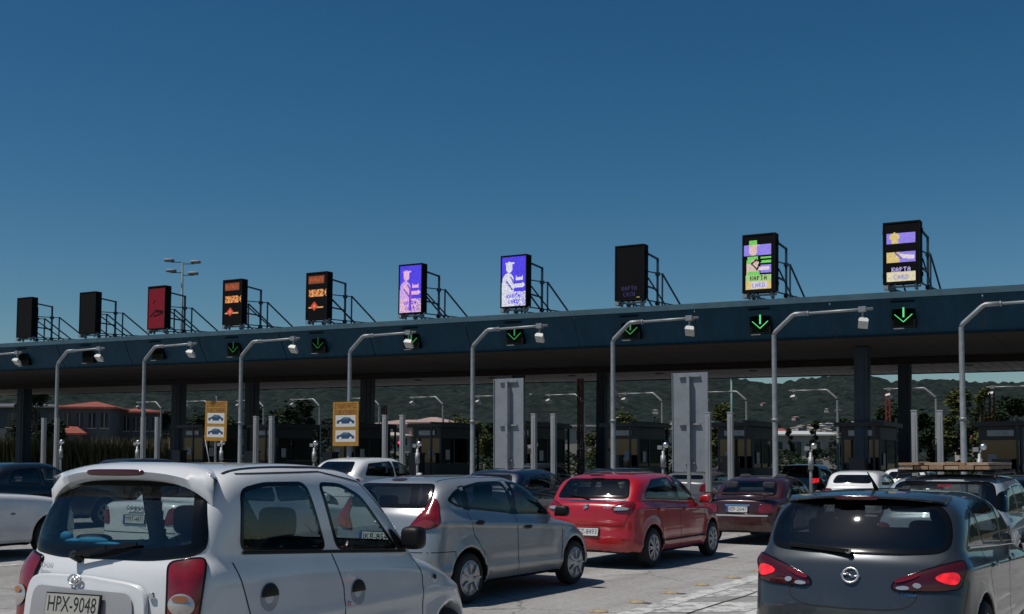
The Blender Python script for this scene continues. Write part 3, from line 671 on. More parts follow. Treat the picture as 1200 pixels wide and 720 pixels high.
house(1022, 230, 5, 6, 5.5, 'pale house right of the front navy column', m_cream, 1.2, 3, 2)
house(1140, 260, 6, 6, 6.0, 'pale house behind the trees at the right', m_cream, 1.4, 3, 2)
rng = random.Random(11)
for i in range(110):                                                 # villas scattered over the hillside
    if i < 80: px = rng.gauss(955, 24); f = rng.uniform(.05, .27)
    else: px = rng.uniform(560, 1200); f = rng.uniform(.10, .75)
    dist = 900 + f * 1200; x, y = at(px, dist)
    hit = hill_bvh.ray_cast(Vector((x, y, 600)), Vector((0, 0, -1)))
    if hit[0] is None: continue
    w = rng.uniform(4, 8); hh = rng.uniform(2.5, 4.5)
    b = MB(); b.box((0, 0, hh / 2 - 2), (w, 6, hh + 4)); b.add([(-w / 2 - .5, -3.5, hh), (w / 2 + .5, -3.5, hh), (w / 2 + .5, 3.5, hh), (-w / 2 - .5, 3.5, hh), (0, 0, hh + 1)], [(0, 1, 4), (1, 2, 4), (2, 3, 4), (3, 0, 4), (3, 2, 1, 0)])
    o = b.build('hillside_villa', m_cream if rng.random() < .7 else m_pink); o.location = hit[0]; o.rotation_euler.z = YAW + rng.uniform(-.6, .6)
    tag(o, 'tiny pale villa among the trees on the far hillside', 'house', 'villas on the hillside')

def leaf_mat(name, c, var=.5): return mat(name, c, 0.8, var=var, vscale=0.7, spec=0.2)
m_leaf = [leaf_mat('leaf_dark_green', (0.018, 0.030, 0.012)), leaf_mat('leaf_olive', (0.062, 0.070, 0.020)), leaf_mat('leaf_grey_green', (0.026, 0.036, 0.022))]
m_bark = mat('bark', (0.06, 0.045, 0.035), .9, var=.3, vscale=6)
def tree_meshes(seed, h, r, nleaf, leaf, conical=False):
    g = random.Random(seed); tb = MB(); pts = [(0, 0, -.3)]; lean = (g.uniform(-.1, .1), g.uniform(-.1, .1))
    for i in range(1, 5): pts.append((lean[0] * i * h / 8, lean[1] * i * h / 8, h * .14 * i))
    tb.tube(pts, [.03 * h, .024 * h, .02 * h, .014 * h, .008 * h], 8); cl = []
    for i in range(15):
        a = g.uniform(0, 6.28); zf = g.uniform(.30, .95); rr = r * (1.15 - zf if conical else math.sin(math.pi * min(.97, zf * .9 + .08))) * g.uniform(.45, 1.0)
        c = (math.cos(a) * rr, math.sin(a) * rr, h * zf); cl.append((c, r * g.uniform(.22, .42)))
        tb.tube([(lean[0] * h * zf * .4, lean[1] * h * zf * .4, h * min(.5, zf * .6)), ((c[0]) * .55, c[1] * .55, h * zf * .85), c], [.010 * h, .006 * h, .003 * h], 5, False)
    lb = MB()
    for i in range(nleaf):
        c, cr = g.choice(cl); d = Vector((g.gauss(0, 1), g.gauss(0, 1), g.gauss(0, .8))).normalized() * cr * (g.random() ** .45)
        p = Vector(c) + d; s = leaf * g.uniform(.6, 1.4)
        q = Matrix.Rotation(g.uniform(0, 6.28), 3, 'Z') @ Matrix.Rotation(g.uniform(0, 3.14), 3, 'X')
        lb.add([p + q @ Vector(v) * s for v in ((-.5, 0, 0), (0, -.28, .06), (.5, 0, 0), (0, .28, .06))], [(0, 1, 2, 3)])
    return tb.mesh('trunk'), lb.mesh('crown')
TREES = [tree_meshes(1, 6.5, 2.8, 2600, .42), tree_meshes(2, 8.0, 2.6, 2600, .42), tree_meshes(3, 7.0, 3.4, 3000, .42), tree_meshes(4, 9.5, 1.5, 2200, .40, True)]
tspots = []
for px, dist, k, sc, mi in [(255, 118, 0, .85, 0), (225, 105, 2, .7, 0), (330, 100, 2, .80, 0), (352, 112, 1, .8, 0), (395, 104, 0, .8, 2), (425, 120, 2, .8, 0), (300, 125, 1, .75, 0), (545, 120, 2, .80, 1), (525, 96, 0, .62, 1), (565, 110, 0, .75, 1), (575, 130, 1, .6, 0),
                            (700, 120, 0, .75, 1), (735, 112, 2, .78, 1), (752, 104, 0, .72, 1), (765, 120, 2, .70, 0), (850, 118, 1, .85, 1), (868, 130, 2, .85, 0), (835, 128, 0, .85, 0), (985, 125, 1, .75, 0), (1000, 100, 0, .7, 2), (1045, 104, 2, .85, 0), (1090, 96, 0, .9, 0), (1075, 110, 2, .8, 2),
                            (1130, 92, 1, .92, 1), (1160, 88, 2, .80, 0), (1152, 84, 3, .78, 1), (1185, 100, 1, .9, 0), (955, 108, 3, .58, 0), (60, 92, 2, .55, 0), (40, 100, 1, .8, 0), (925, 128, 3, .55, 2), (1215, 85, 0, .9, 0), (640, 126, 3, .5, 0), (200, 120, 1, .75, 0)]:
    tspots.append((px, dist, k, sc, mi))
TL = ['dark evergreen tree beyond the booths', 'olive green tree catching the sun beyond the booths', 'grey green tree beyond the booths']
def near_words(px):
    for lim, w in ((70, 'at the far left'), (240, 'right of the red roofed building'), (320, 'between the left yellow notice and the lamp post'), (430, 'beside the right yellow notice'), (600, 'left of the left grey sign back'), (690, 'right of the left grey sign back'),
                   (790, 'left of the right grey sign back'), (900, 'right of the right grey sign back'), (1010, 'left of the front navy column'), (1110, 'behind the pair of posts at the right')):
        if px < lim: return w
    return 'at the right picture edge'
crown_cache = {}
for px, dist, k, sc, mi in tspots:
    x, y = at(px, dist); t = empty('tree', (x, y, gz(x)), random.uniform(0, 6.28)); t.scale = (sc, sc, sc * random.uniform(.92, 1.1))
    tag(t, TL[mi] + ' ' + near_words(px), 'tree', 'trees beyond the booths ' + near_words(px) + ' ' + str(mi))
    if (k, mi) not in crown_cache:
        a_, c_ = TREES[k]; a2, c2 = a_.copy(), c_.copy(); a2.materials.append(m_bark); c2.materials.append(m_leaf[mi]); crown_cache[(k, mi)] = (a2, c2)
    for me, nm in zip(crown_cache[(k, mi)], ('trunk', 'crown')):
        o = bpy.data.objects.new(nm, me); COL.objects.link(o); o.parent = t
# dry pampas like planting on the left, and a clipped hedge line behind the plaza
m_dry = mat('dry_grass', (0.22, 0.175, 0.08), .9, var=.35, vscale=.5); g = random.Random(21); b = MB()
for i in range(9000):
    px = g.uniform(-80, 235); d = g.uniform(84, 92); x, y = at(px, d); hgt = g.uniform(1.3, 2.9); w = g.uniform(.05, .12); a = g.uniform(0, 3.14); lx, ly = g.gauss(0, .3), g.gauss(0, .3)
    dx, dy = math.cos(a) * w, math.sin(a) * w; z = gz(x)
    b.add([(x - dx, y - dy, z), (x + dx, y + dy, z), (x + lx, y + ly, z + hgt)], [(0, 1, 2)])
tag(b.build('dry_grass', m_dry), 'dry yellow tall grass behind the left toll booths', 'grass', kind='stuff')
b = MB(); g = random.Random(22)
for i in range(14000):
    px = g.uniform(240, 1260); d = g.uniform(86, 93); x, y = at(px, d); p = Vector((x, y, gz(x) + g.random() ** .8 * (1.7 + .6 * math.sin(px * .05) + .4 * math.sin(px * .017)))); s = g.uniform(.22, .5)
    q = Matrix.Rotation(g.uniform(0, 6.28), 3, 'Z') @ Matrix.Rotation(g.uniform(0, 3.14), 3, 'X')
    b.add([p + q @ Vector(v) * s for v in ((-.5, 0, 0), (0, -.3, .06), (.5, 0, 0), (0, .3, .06))], [(0, 1, 2, 3)])
tag(b.build('roadside_shrubs', m_leaf[0]), 'dark low shrubs along the far side of the plaza', 'shrubs', kind='stuff')

# ------------------------------------------------------------------ cars: bodies are smooth solids meshed from profile curves
def chaikin(p, n=2):
    p = [tuple(q) for q in p]
    for _ in range(n):
        o = []
        for i in range(len(p)):
            a, b_ = p[i], p[(i + 1) % len(p)]
            o += [(.75 * a[0] + .25 * b_[0], .75 * a[1] + .25 * b_[1]), (.25 * a[0] + .75 * b_[0], .25 * a[1] + .75 * b_[1])]
        p = o
    return p
def resample(p, n):
    p = np.array(p + [p[0]]); d = np.r_[0, np.cumsum(np.hypot(*(np.diff(p, axis=0).T)))]; t = np.linspace(0, d[-1], n, endpoint=False)
    return np.c_[np.interp(t, d, p[:, 0]), np.interp(t, d, p[:, 1])]
def sd_poly(px, py, poly):
    """signed distance to a closed polygon, negative inside"""
    P = np.asarray(poly, float); d = np.full(px.shape, 1e9); ins = np.zeros(px.shape, bool)
    for (ax, ay), (bx, by) in zip(P, np.roll(P, -1, 0)):
        ex, ey = bx - ax, by - ay; l2 = ex * ex + ey * ey
        if l2 < 1e-14: continue
        wx, wy = px - ax, py - ay; t = np.clip((wx * ex + wy * ey) / l2, 0, 1)
        d = np.minimum(d, (wx - ex * t) ** 2 + (wy - ey * t) ** 2)
        if ay != by: ins ^= ((ay > py) != (by > py)) & (px < ax + (py - ay) / (by - ay) * ex)
    d = np.sqrt(d); return np.where(ins, -d, d)
def smax(a, b, k): h = np.maximum(k - np.abs(a - b), 0) / k; return np.maximum(a, b) + h * h * k * .25
def smin(a, b, k): return -smax(-a, -b, k)
def mirror_half(p): return [tuple(q) for q in p] + [(-x, z) for x, z in reversed(p)]

def surface_nets(f, org, h, iso=0.0, project=True):
    ins = f < iso; nx, ny, nz = f.shape
    cnt = np.zeros((nx - 1, ny - 1, nz - 1), np.int8)
    for i in (0, 1):
        for j in (0, 1):
            for k in (0, 1): cnt += ins[i:nx - 1 + i, j:ny - 1 + j, k:nz - 1 + k]
    act = np.argwhere((cnt > 0) & (cnt < 8)); idx = np.full(cnt.shape, -1, np.int32); idx[tuple(act.T)] = np.arange(len(act))
    pos = np.zeros((len(act), 3)); n = np.zeros(len(act)); C8 = [(i, j, k) for i in (0, 1) for j in (0, 1) for k in (0, 1)]
    for a in C8:
        for ax in range(3):
            if a[ax]: continue
            b_ = list(a); b_[ax] = 1
            fa = f[tuple((act + a).T)] - iso; fb = f[tuple((act + b_).T)] - iso; m = (fa < 0) != (fb < 0)
            t = np.where(m, fa / np.where(fa == fb, 1, fa - fb), 0); q = np.tile(np.array(a, float), (len(act), 1)); q[:, ax] = t
            pos += q * m[:, None]; n += m
    V = act + pos / n[:, None]
    Q = []
    for ax in range(3):
        u, w = (ax + 1) % 3, (ax + 2) % 3
        s0 = [slice(None)] * 3; s1 = [slice(None)] * 3; s0[ax] = slice(0, -1); s1[ax] = slice(1, None)
        a0, a1 = ins[tuple(s0)], ins[tuple(s1)]; e = np.argwhere(a0 != a1); e = e[(e[:, u] > 0) & (e[:, w] > 0) & (e[:, u] < f.shape[u] - 1) & (e[:, w] < f.shape[w] - 1)]
        fl = a0[tuple(e.T)]; du = np.zeros(3, int); dw = np.zeros(3, int); du[u] = 1; dw[w] = 1
        q = np.stack([idx[tuple((e - du - dw).T)], idx[tuple((e - dw).T)], idx[tuple(e.T)], idx[tuple((e - du).T)]], 1)
        q[~fl] = q[~fl][:, ::-1]; Q.append(q)
    Q = np.concatenate(Q)
    G = np.gradient(f)
    def samp(A, V):
        i = np.clip(np.floor(V).astype(int), 0, np.array(A.shape) - 2); t = V - i; r = 0
        for a in C8:
            wgt = np.prod(np.where(np.array(a) == 1, t, 1 - t), axis=1); r = r + wgt * A[i[:, 0] + a[0], i[:, 1] + a[1], i[:, 2] + a[2]]
        return r
    if project:
        for _ in range(2):
            v = samp(f, V) - iso; g = np.stack([samp(x, V) for x in G], 1); l = np.maximum((g * g).sum(1), 1e-6)
            st = g * (v / l)[:, None]; V = V - np.clip(st, -.6, .6)
    g = np.stack([samp(x, V) for x in G], 1); N = g / np.maximum(np.linalg.norm(g, axis=1), 1e-9)[:, None]
    return V * h + np.array(org), Q, N

def car_solid(S, h):
    W, L, H = S['W'], S['L'], S['H']
    x = np.arange(-W / 2 - 3 * h, W / 2 + 3.01 * h, h); x = x - x.mean(); y = np.arange(-L / 2 - .12, L / 2 + .12, h); z = np.arange(.02, H + .12, h)
    Y2, Z2 = np.meshgrid(y, z, indexing='ij')
    cr, cf, ck = S.get('bow_r', .13), S.get('bow_f', .16), S.get('crown', .05)
    def side3(poly, crown):
        A = sd_poly(Y2, Z2, chaikin(poly, 3)); X, Y = np.meshgrid(x, y, indexing='ij')
        sg = np.clip((Y + .1) / .6, -1, 1)
        yw = Y - np.where(sg < 0, -sg * cr, 0) * X ** 2 + np.where(sg > 0, sg * cf, 0) * X ** 2
        fy = np.clip((yw - y[0]) / h, 0, len(y) - 1.001); iy = fy.astype(int); ty = (fy - iy)[:, :, None]
        B = A[iy] * (1 - ty) + A[iy + 1] * ty                       # (x, y, z)
        zs = crown * (x ** 2) / h; k0 = np.floor(zs).astype(int); tz = zs - k0; out = np.empty_like(B)
        for i in range(len(x)):
            b0 = B[i]; k = np.arange(len(z)); a0 = np.clip(k + k0[i], 0, len(z) - 1); a1 = np.clip(k + k0[i] + 1, 0, len(z) - 1)
            out[i] = b0[:, a0] * (1 - tz[i]) + b0[:, a1] * tz[i]
        return out
    X2, Yp = np.meshgrid(x, y, indexing='ij'); XX, ZZ = np.meshgrid(x, z, indexing='ij')
    low = side3(S['low'], ck * .8); gr = side3(S['green'], ck * 1.4)
    pl = sd_poly(X2, Yp, chaikin(mirror_half(S['plan']), 2))[:, :, None]; pg = sd_poly(X2, Yp, chaikin(mirror_half(S['plan_g']), 2))[:, :, None]
    ql = sd_poly(XX, ZZ, chaikin(mirror_half(S['sect']), 2))[:, None, :]; qg = sd_poly(XX, ZZ, chaikin(mirror_half(S['sect_g']), 2))[:, None, :]
    fl = 0
    for yw in S['axles']:
        r = np.sqrt((Y2 - yw) ** 2 + (Z2 - S['wr']) ** 2); fl = fl + S.get('flare', .014) * np.exp(-((r - S['wr'] - .05) / .09) ** 2)
    fl = np.asarray(fl)[None] * np.clip((np.abs(x) - .45) / .2, 0, 1)[:, None, None]
    for (z0, amt, wd) in S.get('creases', []):
        zc = z0[0] + (z0[1] - z0[0]) * (Y2 + L / 2) / L; e = (Z2 - zc)
        fl = fl + (amt * np.exp(-(e / wd) ** 2) * (np.abs(Y2) < L * .44))[None] * np.clip((np.abs(x) - .45) / .2, 0, 1)[:, None, None]
    fb = smax(smax(low, pl, S.get('k_end', .16)), ql, S.get('k_sh', .07)) - fl
    fg = smax(smax(gr, pg, .14), qg, S.get('k_roof', .13))
    f = smin(fb, fg, S.get('k_belt', .035))
    for ex in S.get('extra', []):                                   # (mode, profile in y-z, half width, rounding)
        a = sd_poly(Y2, Z2, chaikin(ex[1], 2))[None]; e = smax(a, (np.abs(x) - ex[2])[:, None, None], ex[3])
        f = smin(f, e, ex[3]) if ex[0] == '+' else smax(f, -e, ex[3])
    for yw in S['axles']:
        r = np.sqrt((Y2 - yw) ** 2 + (Z2 - S['wr'] + .0) ** 2) - (S['wr'] + .055)
        cyl = np.maximum(r[None], (.50 - np.abs(x))[:, None, None]); f = smax(f, -cyl, .012)
    return f, (x[0], y[0], z[0])

def round_poly(p, r=.05, k=5):
    """polygon with its corners rounded to about r"""
    o = []; n = len(p)
    for i in range(n):
        a, c, b_ = np.array(p[i - 1], float), np.array(p[i], float), np.array(p[(i + 1) % n], float)
        da, db = np.linalg.norm(a - c), np.linalg.norm(b_ - c); q0 = c + (a - c) * min(r / max(da, 1e-6), .46); q1 = c + (b_ - c) * min(r / max(db, 1e-6), .46)
        for t in np.linspace(0, 1, k): o.append(tuple((1 - t) ** 2 * q0 + 2 * t * (1 - t) * c + t * t * q1))
    return o
class Body:
    """body mesh with helpers that lay curved panes, lamps and seams onto it"""
    def __init__(s, S, h):
        s.S, s.h = S, h; f, org = car_solid(S, h); s.f, s.org = f, org
        s.V, s.Q, s.N = surface_nets(f, org, h); s.cuts = []
        s.bvh = BVHTree.FromPolygons(s.V.tolist(), s.Q.tolist())
    def view(s, name):
        if name == 'R': return lambda u, v: (Vector((3, u, v)), Vector((-1, 0, 0)))
        if name == 'L': return lambda u, v: (Vector((-3, u, v)), Vector((1, 0, 0)))
        if name == 'B': return lambda u, v: (Vector((u, -6, v)), Vector((0, 1, 0)))
        if name == 'F': return lambda u, v: (Vector((u, 6, v)), Vector((0, -1, 0)))
        if name == 'T': return lambda u, v: (Vector((u, v, 4)), Vector((0, 0, -1)))
        if name.startswith('C'):                                    # rear corner, looking in at 45 degrees; u runs along the tangent, 0 at the car's corner diagonal
            sgn = 1 if name[1] == 'R' else -1; d = Vector((-sgn, 1, 0)).normalized(); tu = Vector((sgn, 1, 0)).normalized()
            c = Vector((sgn * s.S['W'] / 2, -s.S['L'] / 2, 0))
            return lambda u, v: (c + tu * u - d * 3 + Vector((0, 0, v)), d)
    def hit(s, vf, u, v, off=0.0):
        o, d = vf(u, v); p, n, i, _ = s.bvh.ray_cast(o, d)
        if p is None:
            p, n, i, _ = s.bvh.find_nearest(o + d * 2.2)
        q = s.Q[i]; w = 1 / (np.linalg.norm(s.V[q] - np.array(p), axis=1) + 1e-4); nn = (s.N[q] * w[:, None]).sum(0); n = Vector(nn).normalized()
        return p + n * off, n
    def patch(s, view, poly, name, material, parent, off=.004, seal=0.0, seal_mat=None, rings=5, n=64, smooth=2, cut=False, rad=None, bulge=0.0):
        vf = s.view(view); P = resample(round_poly(poly, rad) if rad else chaikin(poly, smooth) if smooth else [tuple(q) for q in poly], n)
        area = .5 * np.sum(P[:, 0] * np.roll(P[:, 1], -1) - np.roll(P[:, 0], -1) * P[:, 1])
        T = np.roll(P, -1, 0) - np.roll(P, 1, 0); T /= np.linalg.norm(T, axis=1)[:, None] + 1e-9; Nn = np.c_[-T[:, 1], T[:, 0]] * (1 if area > 0 else -1)
        c = P.mean(0); inner = P + Nn * seal if seal else P
        if cut: s.cuts.append((view, P))
        out = None
        if seal:
            mb = MB(); vs = []
            for ring, o_ in ((P, off * .3), (P + Nn * seal * .2, off), (P + Nn * seal * .5, off), (P + Nn * seal * .75, off), (inner, off)): vs += [s.hit(vf, *q, o_)[0] for q in ring]
            m_ = len(P); fs = [(r * m_ + i, r * m_ + (i + 1) % m_, (r + 1) * m_ + (i + 1) % m_, (r + 1) * m_ + i) for r in range(4) for i in range(m_)]
            if (area < 0) ^ (view in ('L', 'F', 'CL')): fs = [f_[::-1] for f_ in fs]
            mb.add(vs, fs); seal_o = (mb, seal_mat)
        mb = MB(); vs = []; m_ = len(P); ns = []
        for r in range(rings):
            t = r / rings
            for q in inner: p_, n_ = s.hit(vf, *(q + (c - q) * t), off + bulge * (1 - (1 - t) ** 2)); vs.append(p_); ns.append(n_)
        p_, n_ = s.hit(vf, *c, off + bulge); vs.append(p_); ns.append(n_); fs = [(r * m_ + i, r * m_ + (i + 1) % m_, (r + 1) * m_ + (i + 1) % m_, (r + 1) * m_ + i) for r in range(rings - 1) for i in range(m_)]
        fs += [((rings - 1) * m_ + i, (rings - 1) * m_ + (i + 1) % m_, len(vs) - 1) for i in range(m_)]
        if (area < 0) ^ (view in ('L', 'F', 'CL')): fs = [f_[::-1] for f_ in fs]
        o = mb.add(vs, fs).build(name, material, parent, True)
        if not bulge: o.data.normals_split_custom_set_from_vertices([tuple(q) for q in ns])
        if seal: seal_o[0].build('seal', seal_o[1], o, True)
        return o
    def ribbon(s, view, pts, w, name, material, parent, off=.002, step=.04, thick=0.0):
        vf = s.view(view); d = []
        for (a, b_) in zip(pts, pts[1:]):
            k = max(1, int(math.hypot(b_[0] - a[0], b_[1] - a[1]) / step)); d += [(a[0] + (b_[0] - a[0]) * i / k, a[1] + (b_[1] - a[1]) * i / k) for i in range(k)]
        d.append(pts[-1]); mb = MB(); vs = []
        for i, q in enumerate(d):
            a, b_ = d[max(0, i - 1)], d[min(len(d) - 1, i + 1)]; l = math.hypot(b_[0] - a[0], b_[1] - a[1]) + 1e-9; nx, ny = -(b_[1] - a[1]) / l * w / 2, (b_[0] - a[0]) / l * w / 2
            vs += [s.hit(vf, q[0] - nx, q[1] - ny, off)[0], s.hit(vf, q[0], q[1], off + thick)[0], s.hit(vf, q[0] + nx, q[1] + ny, off)[0]]
        fs = []
        for i in range(len(d) - 1): a = 3 * i; fs += [(a, a + 1, a + 4, a + 3), (a + 1, a + 2, a + 5, a + 4)]
        return mb.add(vs, fs).build(name, material, parent, thick > 0)
    def finish(s, parent, paint, liner=True):
        S = s.S; fc = s.V[s.Q].mean(1); fn = s.N[s.Q].mean(1); keep = np.ones(len(s.Q), bool)
        def cutmask(fc, fn, keep, margin):
            for view, P in s.cuts:
                if view in 'RL': sg = 1 if view == 'R' else -1; m = (fc[:, 0] * sg > .35) & (fn[:, 0] * sg > .2); u, v = fc[:, 1], fc[:, 2]
                elif view == 'B': m = (fn[:, 1] < -.22) & (fc[:, 1] < -.2); u, v = fc[:, 0], fc[:, 2]
                else: m = (fn[:, 1] > .05) & (fc[:, 1] > -.2); u, v = fc[:, 0], fc[:, 2]
                ii = np.where(m)[0]; d = sd_poly(u[ii], v[ii], P); keep[ii[d < margin]] = False
        cutmask(fc, fn, keep, -.022)
        under = keep & (((fn[:, 2] < -.6) & (fc[:, 2] < .34)))
        for yw in S['axles']:
            r = np.hypot(fc[:, 1] - yw, fc[:, 2] - S['wr']); under |= keep & (r < S['wr'] + .068) & (np.abs(fn[:, 0]) < .55) & (np.abs(fc[:, 0]) < S['W'] / 2 - .012)
            under |= keep & (r < S['wr'] + .06) & (np.abs(fc[:, 0]) < .60)
        for nm, mk, mt in (('body', keep & ~under, paint), ('underbody', under, m_blackplastic)):
            q = s.Q[mk]; used, inv = np.unique(q, return_inverse=True); me = bpy.data.meshes.new(nm)
            me.from_pydata(s.V[used].tolist(), [], inv.reshape(q.shape).tolist()); me.update()
            o = link(nm, me, mt, parent, True); me.normals_split_custom_set_from_vertices(s.N[used].tolist())
        if liner:
            V, Q, N = surface_nets(s.f[::1], s.org, s.h, -.035, False); fc = V[Q].mean(1); fn = N[Q].mean(1); k = (fc[:, 2] > .50)
            cutmask(fc, fn, k, .012); q = Q[k]; used, inv = np.unique(q, return_inverse=True); me = bpy.data.meshes.new('cabin_lining')
            me.from_pydata(V[used].tolist(), [], inv.reshape(q.shape).tolist()); me.update(); link('cabin_lining', me, m_trim, parent, True)

def wheel(parent, x, y, r, sx, spokes, w=.19, style='alloy'):
    rr = r * (.66 if style != 'cap' else .68)
    b = MB(); b.lathe([(rr, -w / 2 + .01), (rr + .02, -w / 2), (r - .035, -w / 2), (r - .008, -w / 2 + .025), (r, -w / 2 + .05), (r, w / 2 - .05), (r - .008, w / 2 - .025), (r - .035, w / 2), (rr + .02, w / 2), (rr, w / 2 - .01)], 40, 'x')
    t = b.build('wheel', m_rubber, parent, True); t.location = (x, y, r); s = sx
    b = MB(); b.lathe([(rr + .004, s * (w / 2 - .004)), (rr - .012, s * (w / 2 + .002)), (rr - .03, s * (w / 2 - .012)), (rr - .035, s * (w / 2 - .06))], 40, 'x')
    if spokes:
        for i in range(spokes):
            a = 2 * math.pi * i / spokes
            for da, rad in ((-.12 * 5 / spokes, rr - .02), (.12 * 5 / spokes, rr - .02)):
                p0 = (s * (w / 2 - .008), .04 * math.cos(a), .04 * math.sin(a)); p1 = (s * (w / 2 - .012), rad * math.cos(a + da * 1.6), rad * math.sin(a + da * 1.6)); b.bar(p0, p1, .028, .022)
        b.lathe([(.0, s * (w / 2 + .004)), (.045, s * (w / 2 + .002)), (.06, s * (w / 2 - .02))], 20, 'x')
    else:
        b.lathe([(.0, s * (w / 2 + .012)), (.05, s * (w / 2 + .010)), (.07, s * (w / 2 - .0)), (rr * .72, s * (w / 2 + .004)), (rr - .025, s * (w / 2 - .004))], 40, 'x')
        for i in range(7):
            a = 2 * math.pi * i / 7; b.bar((s * (w / 2 + .002), .07 * math.cos(a), .07 * math.sin(a)), (s * (w / 2 + .0), rr * .9 * math.cos(a), rr * .9 * math.sin(a)), .055, .018)
    b.build('rim', m_alloy, t)
    b = MB(); b.lathe([(0, s * (w / 2 - .05)), (rr - .01, s * (w / 2 - .05))], 30, 'x'); b.build('brake_backing', m_black, t)
    return t
def seats(t, S, back=True):
    zf = .30; hw = S['W'] * .23
    for sx in (-1, 1):
        b = MB(); y = S.get('seat_y', .05); b.sq((sx * hw, y + .15, zf + .22), (.50, .55, .24), .4); b.sq((sx * hw, y - .22, zf + .55), (.48, .17, .68), .4, rot=Matrix.Rotation(R(14), 3, 'X')); b.sq((sx * hw, y - .36, zf + .98), (.26, .10, .20), .5); b.build('front_seat', m_seat, t, True)
    if back:
        y = S.get('rear_seat_y', -.85); b = MB(); b.sq((0, y + .15, zf + .22), (S['W'] * .78, .5, .24), .35); b.sq((0, y - .20, zf + .52), (S['W'] * .76, .16, .60), .35, rot=Matrix.Rotation(R(18), 3, 'X')); b.build('rear_seat', m_seat, t, True)
        for sx in (-1, 1): b = MB(); b.sq((sx * hw, y - .34, zf + .86), (.26, .09, .15), .5); b.build('rear_headrest', m_seat, t, True)
    b = MB(); yd = S.get('dash_y', .75); b.sq((0, yd, .78), (S['W'] * .84, .5, .30), .4); b.build('dashboard', m_trim, t, True)
    b = MB(); pts = [(-hw + .18 * math.cos(a), yd - .33 + .05 * math.sin(a), .86 + .17 * math.sin(a)) for a in [k * 2 * math.pi / 24 for k in range(25)]]; b.tube(pts, .016, 6, False); b.bar((-hw - .17, yd - .33, .86), (-hw + .17, yd - .33, .86), .03); b.build('steering_wheel', m_trim, t)
    b = MB(); b.box((0, -.1, .40), (S['W'] * .86, S['L'] * .62, .1)); b.build('cabin_floor', m_trim, t)
def mirror(t, p, sx, m, size=(.17, .11, .13)):
    b = MB(); b.sq((p[0] + sx * .075, p[1], p[2]), size, .55); b.build('door_mirror', m, t, True)
    b = MB(); b.bar((p[0] - sx * .03, p[1], p[2] - .05), (p[0] + sx * .06, p[1], p[2] - .03), .05); b.build('mirror_foot', m_blackplastic, t)
def plate(t, B, x, z, w, h, txt, lean=None, dark=False):
    p, n = B.hit(B.view('B'), x, z); lean = math.atan2(n.z, -n.y) if lean is None else lean
    o = empty_plate = MB(); o.box((0, 0, 0), (w + .02, .008, h + .02)); o = o.build('number_plate', m_blackplastic, t); o.location = p + Vector((0, -.014, 0)); o.rotation_euler = (-lean, 0, 0)
    b = MB(); b.box((0, -.006, 0), (w, .006, h)); b.build('plate_face', m_plate, o)
    b = MB(); b.box((-w / 2 + .02, -.0095, 0), (.035, .003, h - .006)); b.build('plate_band', m_blueband, o)
    text('plate_lettering', txt, h * .95, m_ink, o, (.018, -.0105, 0), width=w * .84)
def ring(b, c, r, t, n=28, e=1.0):
    pts = [(c[0] + r * math.cos(a), c[1], c[2] + r * e * math.sin(a)) for a in [2 * math.pi * k / n for k in range(n + 1)]]; b.tube(pts, t, 6, False)
def paint(name, c, metal=0.0, rough=0.35, coat=1.0, dirt=.1):
    """lacquered car paint with a film of road dust that thickens in blotches on the lower panels"""
    new = name not in MATS; m = mat(name, c, rough, metal, var=dirt, vscale=2.2, coat=coat)
    if new:
        nt = m.node_tree; p = nt.nodes['Principled BSDF']; L = nt.links.new; src = p.inputs['Base Color'].links[0].from_socket
        tc = nt.nodes.new('ShaderNodeTexCoord'); sp = nt.nodes.new('ShaderNodeSeparateXYZ'); L(tc.outputs['Object'], sp.inputs[0])
        mr = nt.nodes.new('ShaderNodeMapRange'); mr.inputs['From Min'].default_value = .75; mr.inputs['From Max'].default_value = .15; mr.inputs['To Min'].default_value = .02; mr.inputs['To Max'].default_value = .38; L(sp.outputs['Z'], mr.inputs['Value'])
        n = nt.nodes.new('ShaderNodeTexNoise'); n.inputs['Scale'].default_value = 3.5; n.inputs['Detail'].default_value = 9; n.inputs['Roughness'].default_value = .7; L(tc.outputs['Object'], n.inputs['Vector'])
        r2 = nt.nodes.new('ShaderNodeMapRange'); r2.inputs['From Min'].default_value = .38; r2.inputs['From Max'].default_value = .72; L(n.outputs[0], r2.inputs['Value'])
        mu = nt.nodes.new('ShaderNodeMath'); mu.operation = 'MULTIPLY'; L(mr.outputs[0], mu.inputs[0]); L(r2.outputs[0], mu.inputs[1])
        mx = nt.nodes.new('ShaderNodeMixRGB'); mx.inputs[2].default_value = (.22, .20, .17, 1); L(mu.outputs[0], mx.inputs[0]); L(src, mx.inputs[1]); L(mx.outputs[0], p.inputs['Base Color'])
        cr = nt.nodes.new('ShaderNodeMapRange'); cr.inputs['To Min'].default_value = .03; cr.inputs['To Max'].default_value = .45; L(mu.outputs[0], cr.inputs['Value']); L(cr.outputs[0], p.inputs['Coat Roughness'])
    return m
def start(name, label, x, y, rz, group='cars queueing at the toll plaza', tilt=True):
    t = empty(name, (x, y, gz(x)), R(rz)); tag(t, label, 'car', group); return t

